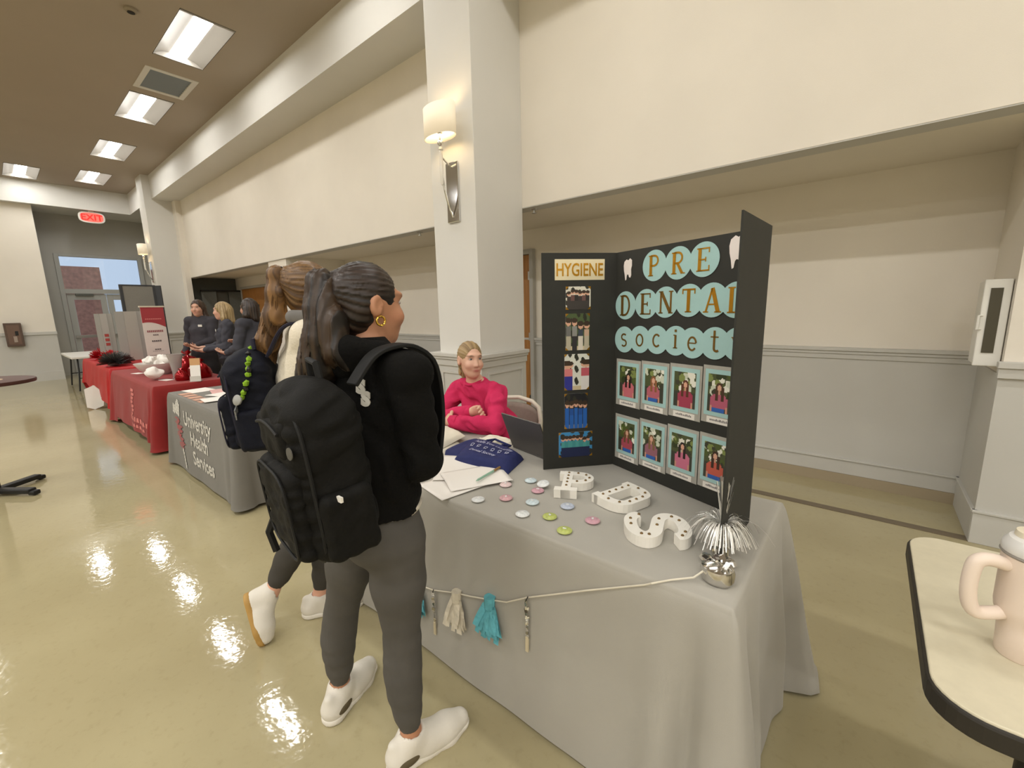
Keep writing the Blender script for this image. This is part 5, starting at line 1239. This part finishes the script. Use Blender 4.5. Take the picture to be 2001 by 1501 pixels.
def top_garment(P, inf, res, m, name, hem=None, seed=1, wr=.006, sleeve=.92, bust=1., wscale=1., collar=.03, loose=0.):
    D = Sdf(); D.inf = inf; P.torso(D, bust)
    if loose:
        T = P.TR(); D.ell(P.J['pelvis']+T[2]*.16, V(.150, .115, .17)*P.sc, T, .08)
    for q in ('R', 'L'):
        b, d = P.J['el'+q], P.J['wr'+q]; P.arm(D, q, 1., 3, b+(d-b)*sleeve)
    D.inf = 0; D.disp(wrinkles(seed, wr, wscale))
    nk = P.J['neck']; u = P.up()
    D.cut(nk+u*collar, u, nk+u*(collar+.09), .12)
    if hem is not None: D.cut(hem[0], hem[1])
    return P.part(name, D, res, m)
M_jblack = cloth_mat('black_fleece', '0c0b09', .95, .1, .25, 90)
D = Sdf(); D.inf = .018; A.torso(D, .8); T = A.TR(); D.ell(A.J['pelvis']+T[2]*.16, V(.138, .105, .17), T, .06); D.inf = .013
for q in ('R', 'L'): A.arm(D, q, 1.05, 3, A.J['el'+q]+(A.J['wr'+q]-A.J['el'+q])*.96)
D.inf = 0; D.disp(wrinkles(3, .005, 1.)); D.cut((-1.1, .68, .925), (0, 0, -1)); D.cut(A.J['neck']+V(0, 0, .035), (0, 0, 1), A.J['neck']+V(0, 0, .13), .12)
jv = D.mesh(.007); np_obj('jacket', jv, M_jblack, A.t, A.off)
D = Sdf(); D.ell(A.J['neck']+V(0, -.075, -.02), (.085, .05, .06), None, .04); D.chain([A.J['neck']+V(-.1, -.03, 0), A.J['neck']+V(-.05, -.09, .01), A.J['neck']+V(.05, -.09, .01), A.J['neck']+V(.1, -.02, 0)], [.028]*4, .03); A.part('hood', D, .008, M_jblack)
D = Sdf(); D.ell((-1.12, .69, .93), (.158, .118, .05), A.TR(), .03); D.cut((0, 0, .895), (0, 0, -1)); D.cut((0, 0, .935), (0, 0, 1)); A.part('shirt_hem', D, .007, mat('white_shirt', 'd8d0c0', .8))
def leggings(P, m, res=.007, end=.90, inf=.005, legs=('R', 'L'), zt=None):
    D = Sdf(); D.inf = inf; c = P.sc; T = P.TR(); p = P.J['pelvis']; r, f, u = T
    D.ell(p, V(.155, .105, .11)*c, T, .04)
    for q in (-1, 1): D.ell(p+r*q*.072*c-f*.05*c-u*.03*c, V(.083, .08, .085)*c, T, .04)
    for q in legs: P.leg(D, q, 3, 1., end)
    D.inf = 0; D.disp(wrinkles(5, .0008, 1.))
    for q in legs:
        k, a = P.J['kn'+q], P.J['an'+q]; d = unit(a-k); e = k+(a-k)*end; D.cut(e, d, e+d*.06, .075)
    if zt: D.cut((0, 0, zt), (0, 0, 1))
    return P.part('leggings', D, res, m)
leggings(A, M_legA)
M_win = mat('shoe_mesh_olive', '5a4f38', .8)
for q in ('R', 'L'): shoe(A, q, M_sole, window=M_win)
# hair: skull cap pulled back to a high tie, full ponytail falling over the backpack
tie = A.H(-.012, -.105, .045); D = Sdf(); A.hair(D); D.cap(A.H(0, -.085, .035), tie, .045, .03, .04); D.disp(strands(tie, A.hf, 30, .0016)); A.hair_cut(D)
M_hairA = hair_mat('dark_brown_hair', '3a281a', '1c120c'); A.hair_part('hair', D, .005, '33241a', '120b07', tie, axis=A.hf)
pts = [tie, tie+V(.0, -.025, .006), tie+V(.012, -.03, -.06), tie+V(.012, -.034, -.14), tie+V(-.01, -.042, -.21), tie+V(-.035, -.05, -.26), tie+V(-.045, -.05, -.30)]
D = Sdf(); D.chain(pts, [.022, .03, .041, .05, .052, .044, .014], .03); D.chain([tie+V(.0, -.02, -.0), tie+V(.045, -.03, -.10), tie+V(.07, -.03, -.18), tie+V(.095, -.02, -.225)], [.022, .03, .026, .006], .03)
D.disp(lat_strands(A.hr*.9+A.hf*.4, 210, .0035)); A.hair_part('ponytail', D, .0055, '3c2b1b', '140c07', tie, lat=A.hr*.9+A.hf*.4)
D = Sdf(); D.chain([tie+V(.012, -.012, .03), tie+V(-.02, -.01, .022), tie+V(-.03, -.012, -.012), tie+V(.0, -.02, -.03), tie+V(.02, -.02, 0), tie+V(.012, -.012, .03)], [.008]*6, .004); A.part('hair_tie', D, .004, mat('hair_band', '1c1512', .8))
def loose_strands(P, pts, rs, n, m, seed, L=.0):
    rg = random.Random(seed); mb = MB()
    for i in range(n):
        o = Vector((rg.gauss(0, .5), rg.gauss(0, .5), rg.gauss(0, .3))); w = rg.uniform(.0009, .002); a0 = rg.uniform(0, .5); a1 = rg.uniform(.7, 1.06)
        path = []
        for j in range(9):
            f = (a0+(a1-a0)*j/8)*(len(pts)-1); k = min(int(f), len(pts)-2); p = Vector(pts[k]).lerp(Vector(pts[k+1]), f-k); r = rs[k]+(rs[k+1]-rs[k])*(f-k); path.append(p+o.normalized()*r*(1.0+.12*math.sin(j*.9+i)))
        mb.tube([tuple(q-Vector(P.off)) for q in path], w, 3, cap=False)
    o = obj('hair_strands', mb, m, P.t); o['kind'] = 'stuff'; return o
loose_strands(A, pts, [.022, .03, .041, .05, .052, .046, .03], 150, M_hairA, 3)
# gold hoop earring
e = A.H(.078, .0, -.045); mb = MB().tube([tuple(e-A.off+(A.hf*math.cos(a)+A.hu*math.sin(a))*.0125+A.hr*.004) for a in [i*2*math.pi/20 for i in range(21)]], .0032, 8, cap=False); obj('earring', mb, mat('gold_hoop', 'd8b050', .2, 1.), A.t, smooth=True)
# white print on the jacket shoulder
def hit(vq, px, py):          # the nearest point of a mesh along a viewing direction
    d = np.array(ray(px, py)); d /= np.linalg.norm(d); l = vq[0]-V(0, 0, CAM_H); t = l@d; e = np.linalg.norm(l-t[:, None]*d, axis=1); k = np.where(e < .012)[0]; k = k if len(k) else np.array([np.argmin(e)]); return vq[0][k[np.argmin(t[k])]]
def world_pts(objs):
    out = []
    for o in objs:
        w = np.empty(len(o.data.vertices)*3); o.data.vertices.foreach_get('co', w); w = w.reshape(-1, 3)+np.array(o.location); q = o.parent
        while q is not None: w = w+np.array(q.location); q = q.parent
        out.append(w)
    return (np.concatenate(out), None)
for ch, px, py in (('S', 700, 755), ('S', 709, 777)):
    q = hit(jv, px, py); mb = text_mb(ch, .05, .002, bold=.004); fmap(mb, lambda x, y, z: tuple(q-A.off+V(.84, .5, -.1)*x+V(.0, .1, .98)*(y-.015)+V(.5, -.84, .1)*(z+.008))); obj('lettering', mb, mat('white_jacket_print', 'd8d4c8', .7), A.t)
# backpacks
def backpack(name, label, c, fv, up, w, d, h, m, m2, parts=None, seed=1, straps=None, rg=.0):
    c = V(*c); f = unit(fv); u = unit(V(*up)-f*(V(*up)@f)); r = np.cross(f, u); R = np.array([r, f, u]); t = thing(name, label, 'backpack', tuple(c-u*h*.5)); off = c-u*h*.5
    D = Sdf(); D.box(c-u*h*.05, (w/2, d/2, h*.45), R, min(w, d)*.36, .03); D.ell(c+u*h*.33, (w*.42, d*.44, h*.17), R, .04); D.disp(wrinkles(seed, .0035, 1.5))
    np_obj('main_bag', D.mesh(.006), m, t, off)
    D = Sdf(); q = c-f*d*.50-u*h*.18; D.box(q, (w*.40, d*.16, h*.26), R, .026, .02); D.disp(wrinkles(seed+1, .003, 1.8)); np_obj('front_pocket', D.mesh(.006), m, t, off)
    D = Sdf(); D.box(c-f*d*.47+u*h*.22, (w*.33, d*.08, h*.11), R, .02, .02); D.disp(wrinkles(seed+2, .002, 1.8)); np_obj('top_pocket', D.mesh(.006), m, t, off)
    for s_ in (-1, 1):
        D = Sdf(); D.box(c+r*s_*w*.5-u*h*.25, (w*.07, d*.36, h*.19), R, .02, .02); D.disp(wrinkles(seed+4+s_, .002, 1.8)); np_obj('side_pocket', D.mesh(.006), m, t, off)
    def edge_path(cc, hw, hh, dep, n=36): return [tuple(cc-off-f*dep+r*hw*math.copysign(abs(math.cos(a))**.45, math.cos(a))+u*hh*math.copysign(abs(math.sin(a))**.45, math.sin(a))) for a in [2*math.pi*i/n for i in range(n+1)]]
    obj('seam', MB().tube(edge_path(c-u*h*.05, w*.485, h*.435, d*.36), .0045, 6, cap=False), m2, t); obj('seam', MB().tube(edge_path(c-u*h*.18, w*.385, h*.245, d*.655), .0035, 6, cap=False), m2, t)
    obj('zip', MB().tube([tuple(c-off-f*d*.555+r*w*.3*(2*i/8-1)+u*h*(.30-.03*(2*i/8-1)**2)) for i in range(9)], .004, 6), m2, t)
    hp = [c+u*h*.47+f*d*.2+r*.03, c+u*h*.56+f*d*.2+r*.025, c+u*h*.57+f*d*.2-r*.025, c+u*h*.47+f*d*.2-r*.03]; obj('carry_loop', MB().tube([tuple(p-off) for p in hp], .009, 8), m2, t, smooth=True)
    for st in straps or []:
        path = [Vector(q)-Vector(off) for q in spline(st, 5)]; wd = Vector(r); mb = MB(); n_ = len(path)
        for i_, q in enumerate(path):
            tg = (path[min(i_+1, n_-1)]-path[max(i_-1, 0)]).normalized(); w_ = (wd-tg*wd.dot(tg)).normalized(); th = tg.cross(w_)
            mb.v += [tuple(q+w_*.027*sx+th*.006*sy) for sx, sy in ((-1, -1), (1, -1), (1, 1), (-1, 1))]
        mb.f += [(4*i_+k, 4*i_+(k+1) % 4, 4*i_+4+(k+1) % 4, 4*i_+4+k) for i_ in range(n_-1) for k in range(4)]+[(3, 2, 1, 0), (4*n_-4, 4*n_-3, 4*n_-2, 4*n_-1)]
        obj('strap', mb, m2, t, smooth=True, bevel=.003)
    return t, off, R
M_bk = cloth_mat('black_nylon', '0d0c09', .75, .15, .12, 160); M_bk2 = mat('black_webbing', '090908', .7)
nb = A.J['neck']
strA = [[(-.99, .56, 1.32), (-.985, .615, 1.385), (-.975, .67, 1.408), (-.965, .735, 1.403), (-.965, .80, 1.345), (-.975, .825, 1.2), (-.985, .81, 1.05)], [(-1.16, .55, 1.32), (-1.23, .60, 1.385), (-1.26, .66, 1.405), (-1.27, .72, 1.40), (-1.26, .79, 1.335), (-1.25, .81, 1.2), (-1.24, .79, 1.05)]]
bkA, oA, RA = backpack('backpack', 'large black backpack worn by the woman in the black jacket', (-1.03, .475, 1.135), (.14, .99, .10), (0, 0, 1), .30, .17, .44, M_bk, M_bk2, straps=strA)
bA = world_pts([o for o in bkA.children if o.name.split('.')[0] in ('main_bag', 'front_pocket', 'top_pocket', 'side_pocket')])
obj('logo_print', MB().lathe([(0, 0), (.014, .0), (.014, .002), (0, .003)], n=18), mat('grey_logo', '55534c', .7), bkA, loc=tuple(hit(bA, 560, 892)+V(0, -.004, 0)-oA)).rotation_euler = (math.pi/2, 0, 0)
obj('zip_tag', MB().box(-.009, .009, -.003, .003, -.006, .006), mat('white_tag', 'e6e2d8', .5), bkA, loc=tuple(hit(bA, 678, 975)+V(.004, -.006, 0)-oA))
obj('dangling_strap', MB().tube([tuple(V(-1.26, .45, .95)-oA), tuple(V(-1.285, .43, .88)-oA), tuple(V(-1.275, .44, .82)-oA)], .011, 6), M_bk2, bkA)
# ---------------------------------------------------------------- the woman in the white sweater mid-stride
Bp = Person('woman in a white sweater and dark leggings mid-stride with a navy backpack', (-2.0, .82, 0), dict(
    head=(-1.905, .925, 1.60), neck=(-1.925, .90, 1.47), shR=(-1.785, .835, 1.405), shL=(-2.075, .975, 1.405), elR=(-1.84, .775, 1.11), elL=(-2.15, .99, 1.13), wrR=(-1.74, .89, .97), wrL=(-2.12, 1.02, .93),
    pelvis=(-1.945, .875, .94), hipR=(-1.87, .84, .88), hipL=(-2.02, .91, .88), knR=(-1.945, .80, .50), knL=(-1.955, .935, .485), anR=(-2.055, .665, .215), anL=(-2.015, .865, .095), toR=(-2.02, .605, .035), toL=(-1.925, 1.01, .03), heR=(-2.085, .60, .195)),
    (.42, .9), (.40, .915, 0), skin='d9a58c', sc=1.03)
body(Bp, .008, hands={'R': ((.5, .8, -.2), (-.8, .3, -.2), .7), 'L': ((.1, .25, -.9), (.8, -.3, 0), .5)}); Bp.eyes()
top_garment(Bp, .017, .008, cloth_mat('cream_knit', 'd9d0bd', .9, .04, .2, 120), 'sweater', ((-1.9, .88, .9), (0, 0, -1)), 7, .006, .97, .8, .9, .015, .1)
leggings(Bp, cloth_mat('dark_grey_leggings', '44413c', .8, .05, .05), .008, .88)
shoe(Bp, 'R', M_gum, up=(.42, .9, .15)); shoe(Bp, 'L', M_sole)
tie = Bp.H(.0, -.10, .06); D = Sdf(); Bp.hair(D); D.cap(Bp.H(0, -.085, .04), tie, .042, .028, .04); D.disp(strands(tie, Bp.hf, 26, .0016)); Bp.hair_cut(D)
M_hairB = hair_mat('light_brown_hair', '6a4c2c', '4a3319'); Bp.hair_part('hair', D, .006, '80603a', '47301a', tie, axis=Bp.hf)
pts = [tie, tie+V(-.008, -.022, .004), tie+V(-.012, -.03, -.07), tie+V(-.03, -.04, -.17), tie+V(-.075, -.065, -.28), tie+V(-.10, -.08, -.38), tie+V(-.11, -.085, -.45)]
D = Sdf(); D.chain(pts, [.02, .03, .036, .042, .044, .036, .01], .03); D.disp(lat_strands(Bp.hr*.9+Bp.hf*.4, 210, .0035)); Bp.hair_part('ponytail', D, .006, '8a653a', '4a321a', tie, lat=Bp.hr*.9+Bp.hf*.4)
loose_strands(Bp, pts, [.02, .03, .036, .042, .044, .04, .025], 110, M_hairB, 8)
D = Sdf(); D.chain([tie+V(.01, -.01, .028), tie+V(-.02, -.01, .02), tie+V(-.022, -.012, -.012), tie+V(.0, -.02, -.026), tie+V(.01, -.01, .028)], [.008]*5, .004); Bp.part('hair_tie', D, .005, mat('hair_band', '1c1512', .8))
M_nv = cloth_mat('dark_navy_nylon', '10121d', .75, .15, .12, 160); M_nv2 = mat('navy_strap', '1c1a2c', .8)
strB = [[(-1.95, .735, 1.33), (-1.88, .765, 1.43), (-1.83, .80, 1.463), (-1.785, .865, 1.462), (-1.75, .93, 1.41), (-1.755, .955, 1.28), (-1.80, .93, 1.1)], [(-2.06, .80, 1.43), (-2.05, .88, 1.467), (-2.02, .97, 1.46), (-1.99, 1.02, 1.39), (-1.98, 1.02, 1.25), (-2.0, .97, 1.08)]]
bkB, oBk, RB = backpack('backpack', 'navy backpack with a green tassel worn by the woman in the white sweater', (-2.035, .70, 1.145), (.5, .86, .08), (0, 0, 1), .30, .18, .44, M_nv, M_nv2, seed=9, straps=strB)
D = Sdf(); D.chain([V(-1.825, .80, 1.486), V(-1.775, .875, 1.482)], [.03, .03], .02); np_obj('strap_pad', D.mesh(.006), mat('grey_strap_pad', '6f6c68', .85), bkB, oBk)
M_lime = mat('lime_tassel', '7ea51e', .7, var=.3, scale=60)
bB = world_pts([o for o in bkB.children if o.name.split('.')[0] in ('main_bag', 'front_pocket', 'top_pocket', 'side_pocket')])
for i in range(13):
    f_ = i/12; q = hit(bB, 500-22*f_, 668+112*f_)+V(.004, -.016, 0); mb = crumple(MB().lathe([(0, -.013), (.009, -.007), (.011, .004), (0, .013)], n=8), .004, 90+i, 220); o = obj('tassel_bead', mb, M_lime if i % 4 != 2 else M_black, bkB, smooth=True); o.location = tuple(q-oBk)
p = hit(bB, 474, 786)+V(.004, -.018, 0); o = obj('badge_reel', MB().lathe([(0, 0), (.020, 0), (.022, .008), (.016, .013), (0, .014)], n=20), mat('grey_badge', '9a9a96', .4), bkB, smooth=True); o.location = tuple(p-oBk); o.rotation_euler = (math.radians(75), 0, math.radians(20))
mb = MB().box(-.024, .024, -.002, .002, -.026, .018); o = obj('name_tag', mb, mat('tag_grey', 'a8a8a6', .5, var=.4, scale=80, col2='55565a'), bkB); o.location = tuple(p+V(-.008, -.010, -.045)-oBk); o.rotation_euler = (0, math.radians(20), math.radians(-30))
# ---------------------------------------------------------------- the seated woman in pink
C = Person('seated woman in a bright pink sweatshirt with folded arms behind the grey table', (-2.0, 2.15, 0), dict(
    head=(-2.015, 1.995, 1.178), neck=(-2.02, 2.035, 1.03), shR=(-2.18, 2.05, .955), shL=(-1.865, 2.075, .955), elR=(-2.175, 1.80, .795), elL=(-1.70, 1.875, .80), wrR=(-1.915, 1.885, .855), wrL=(-1.975, 1.755, .815),
    pelvis=(-2.0, 2.22, .56), hipR=(-2.09, 2.19, .53), hipL=(-1.91, 2.19, .53), knR=(-2.10, 1.84, .52), knL=(-1.90, 1.84, .52), anR=(-2.10, 1.88, .09), anL=(-1.90, 1.88, .09), toR=(-2.11, 1.72, .03), toL=(-1.89, 1.72, .03)),
    (.22, -.97), (.93, -.36, -.04), (.04, .0, 1), skin='d8ac94', lips='b4665e')
C.brow = lin('6e5238')
C.sc = 1.0
body(C, .0045, hands={'R': ((.85, .02, .25), (.05, -.95, -.35), .75), 'L': ((-.8, .45, -.0), (.2, .8, -.4), .7)}); C.eyes('4a5a5e')
M_pink = cloth_mat('hot_pink_fleece', 'c9305c', .9, .06, .15, 120)
D = Sdf(); D.inf = .02; C.torso(D, .9)
D.inf = .013
for q, wq, sl in (('R', 1.1, .95), ('L', 1.15, .9)): C.arm(D, q, wq, 3, C.J['el'+q]+(C.J['wr'+q]-C.J['el'+q])*sl)
D.inf = 0; D.ell((-2.0, 2.2, .66), (.19, .15, .17), C.TR(), .08); D.disp(wrinkles(12, .0085, 1.1)); D.cut(C.J['neck']+V(0, -.01, .004), (.05, -.3, 1), C.J['neck']+V(.0, -.02, .1), .1); D.cut((0, 0, .505), (0, 0, -1))
C.part('sweatshirt', D, .0065, M_pink)
T = np.array([[1, 0, 0], [0, .97, .25], [0, -.25, .97]]); mb = MB().tube([tuple(C.J['neck']+V(.058*math.cos(a), -.012+.058*math.sin(a), .0+.02*math.sin(a))-C.off) for a in [i*2*math.pi/28 for i in range(29)]], .010, 8, cap=False); obj('neckband', mb, M_pink, C.t, smooth=True)
for q in ('L', 'R'):
    b, d = C.J['el'+q], C.J['wr'+q]; p = b+(d-b)*.94; a = unit(d-b); D = Sdf(); D.cap(p-a*.02, p+a*.014, .040, .038, .01); D.cut(p+a*.02, a); D.cut(p-a*.03, -a); C.part('cuff', D, .006, M_pink)
leggings(C, cloth_mat('dark_jeans', '2c3040', .8), .011, .96, .01)
for q in ('R', 'L'): shoe(C, q, M_sole)
tie = C.H(0, -.115, -.005); D = Sdf(); C.hair(D, .985); D.cap(C.H(0, -.09, .0), tie, .03, .022, .04); D.disp(strands(tie, C.hf, 28, .0013)); C.hair_cut(D); C.hair_part('hair', D, .0045, 'a48a60', '7c6340', tie, axis=C.hf)
D = Sdf(); D.chain([tie, tie-C.hf*.03+V(0, 0, -.03), tie-C.hf*.02+V(0, 0, -.10), tie-C.hf*.0+V(0, 0, -.16)], [.022, .026, .024, .008], .02); D.disp(lat_strands(C.hr, 220, .003)); C.hair_part('ponytail', D, .006, 'b0966a', '6f5634', tie, lat=C.hr)
# ---------------------------------------------------------------- three women in dark uniforms behind the red table
M_uni = cloth_mat('charcoal_uniform', '3f3d42', .85, .06, .1); M_uni2 = cloth_mat('slate_uniform', '45454c', .85, .06, .1); M_trou = cloth_mat('black_trousers', '2a2829', .85, .06, .1)
def staff(label, x, y, h, fv, hf, hairc, hairc2, hands, elR, elL, wrR, wrL, long=.2, shirt=M_uni, skin='c99a82', wide=1.1):
    k = h/1.65; f = unit((*fv, 0)); r = np.cross(f, (0, 0, 1)); b = V(x, y, 0); L = lambda rr, ff, z: tuple(b+r*rr*k+f*ff*k+V(0, 0, z*k))
    P = Person(label, (x, y, 0), dict(head=L(0, .025, 1.535), neck=L(0, 0, 1.405), shR=L(.175, 0, 1.345), shL=L(-.175, 0, 1.345), elR=L(*elR), elL=L(*elL), wrR=L(*wrR), wrL=L(*wrL), pelvis=L(0, 0, .89),
        hipR=L(.09, 0, .83), hipL=L(-.09, 0, .83), knR=L(.10, .01, .46), knL=L(-.10, .01, .46), anR=L(.10, -.02, .09), anL=L(-.10, -.02, .09), toR=L(.12, .14, .03), toL=L(-.12, .14, .03)), fv, (*hf, -.06), sc=k, skin=skin)
    hd = {q: (tuple(r*d[0]+f*d[1]+V(0, 0, d[2])), tuple(r*n[0]+f*n[1]+V(0, 0, n[2])), c) for q, (d, n, c) in hands.items()}
    body(P, .010, hands=hd); P.eyes()
    D = Sdf(); D.inf = .02; P.torso(D, wide); T = P.TR(); D.ell(P.J['pelvis']+T[2]*.14*k, V(.15*wide, .12, .2)*k, T, .06); D.inf = .015
    for q in ('R', 'L'): P.arm(D, q, 1.1, 3, P.J['el'+q]+(P.J['wr'+q]-P.J['el'+q])*.85)
    D.inf = 0; D.disp(wrinkles(int(h*100), .006, .7)); D.cut(P.J['neck']+V(0, 0, .015), tuple(V(0, 0, 1)+P.fv*-.35), P.J['neck']+V(0, 0, .11), .11); D.cut((0, 0, .74*k), (0, 0, -1)); P.part('tunic', D, .011, shirt)
    D = Sdf(); D.inf = .02; P.leg(D, 'R'); P.leg(D, 'L'); D.ell(P.J['pelvis'], (.16*k, .12*k, .12*k), P.TR(), .05); P.part('trousers', D, .014, M_trou)
    for q in ('R', 'L'): shoe(P, q, M_sole, m=M_trou)
    D = Sdf(); P.hair(D, 1.03)
    D.chain([P.H(.06, -.03, -.02), P.H(.075, -.03, -.02-long*.5), P.H(.07, -.02, -.02-long)], [.04, .04, .02], .03); D.chain([P.H(-.06, -.03, -.02), P.H(-.075, -.03, -.02-long*.5), P.H(-.07, -.02, -.02-long)], [.04, .04, .02], .03); D.chain([P.H(0, -.07, 0), P.H(0, -.085, -long*.9)], [.065, .05], .04)
    D.disp(strands(P.H(0, -.02, .12), P.hu, 26, .002)); c = P.sc; D.ell(P.H(0, .105, -.04), V(.068, .085, .12)*c, P.HR, .015, 's'); P.hair_part('hair', D, .008, hairc, hairc2, P.H(0, -.02, .12), axis=P.hu)
    # name badge
    p = P.J['neck']+P.fv*.135*k+P.rv*(-.08)-V(0, 0, .13); mb = MB(); u = P.rv; mb.obox(tuple(p-P.off), tuple(u*.03), tuple(P.fv*.002), (0, 0, .016)); obj('name_badge', mb, M_white, P.t)
    return P
fw = lambda d, n, c=.5: (d, n, c)
staff('woman with long brown hair in a dark uniform leaning a hand on the red table', -8.05, 2.12, 1.74, (.62, -.78), (.75, -.66), '4a3324', '22160f', {'R': fw((.1, .15, -1), (-.6, .6, 0), .3), 'L': fw((.1, .9, .1), (.2, 0, 1), .4)}, (.24, -.02, 1.06), (-.2, .06, 1.06), (.27, .08, .83), (-.05, .27, 1.0), .24)
staff('blond woman in a dark uniform with her palms up', -6.95, 2.12, 1.68, (-.2, -.98), (-.55, -.83), 'b79f74', '7d6640', {'R': fw((-.1, .95, .1), (0, 0, 1), .5), 'L': fw((.4, .85, .0), (.2, 0, 1), .5)}, (.22, .05, 1.06), (-.22, .05, 1.06), (.14, .28, 1.04), (-.08, .3, 1.02), .16, M_uni2, 'd0a28a', 1.15)
staff('dark haired woman in a dark uniform with her back half turned, pointing', -6.05, 2.14, 1.70, (-.85, -.52), (-.93, -.36), '3a2a1f', '1a110c', {'R': fw((0, .95, .2), (-.4, 0, -.9), .35), 'L': fw((.1, .95, .05), (.2, 0, 1), .6)}, (.22, .06, 1.07), (-.22, .06, 1.07), (.12, .3, 1.12), (-.12, .3, 1.0), .14, M_uni2)
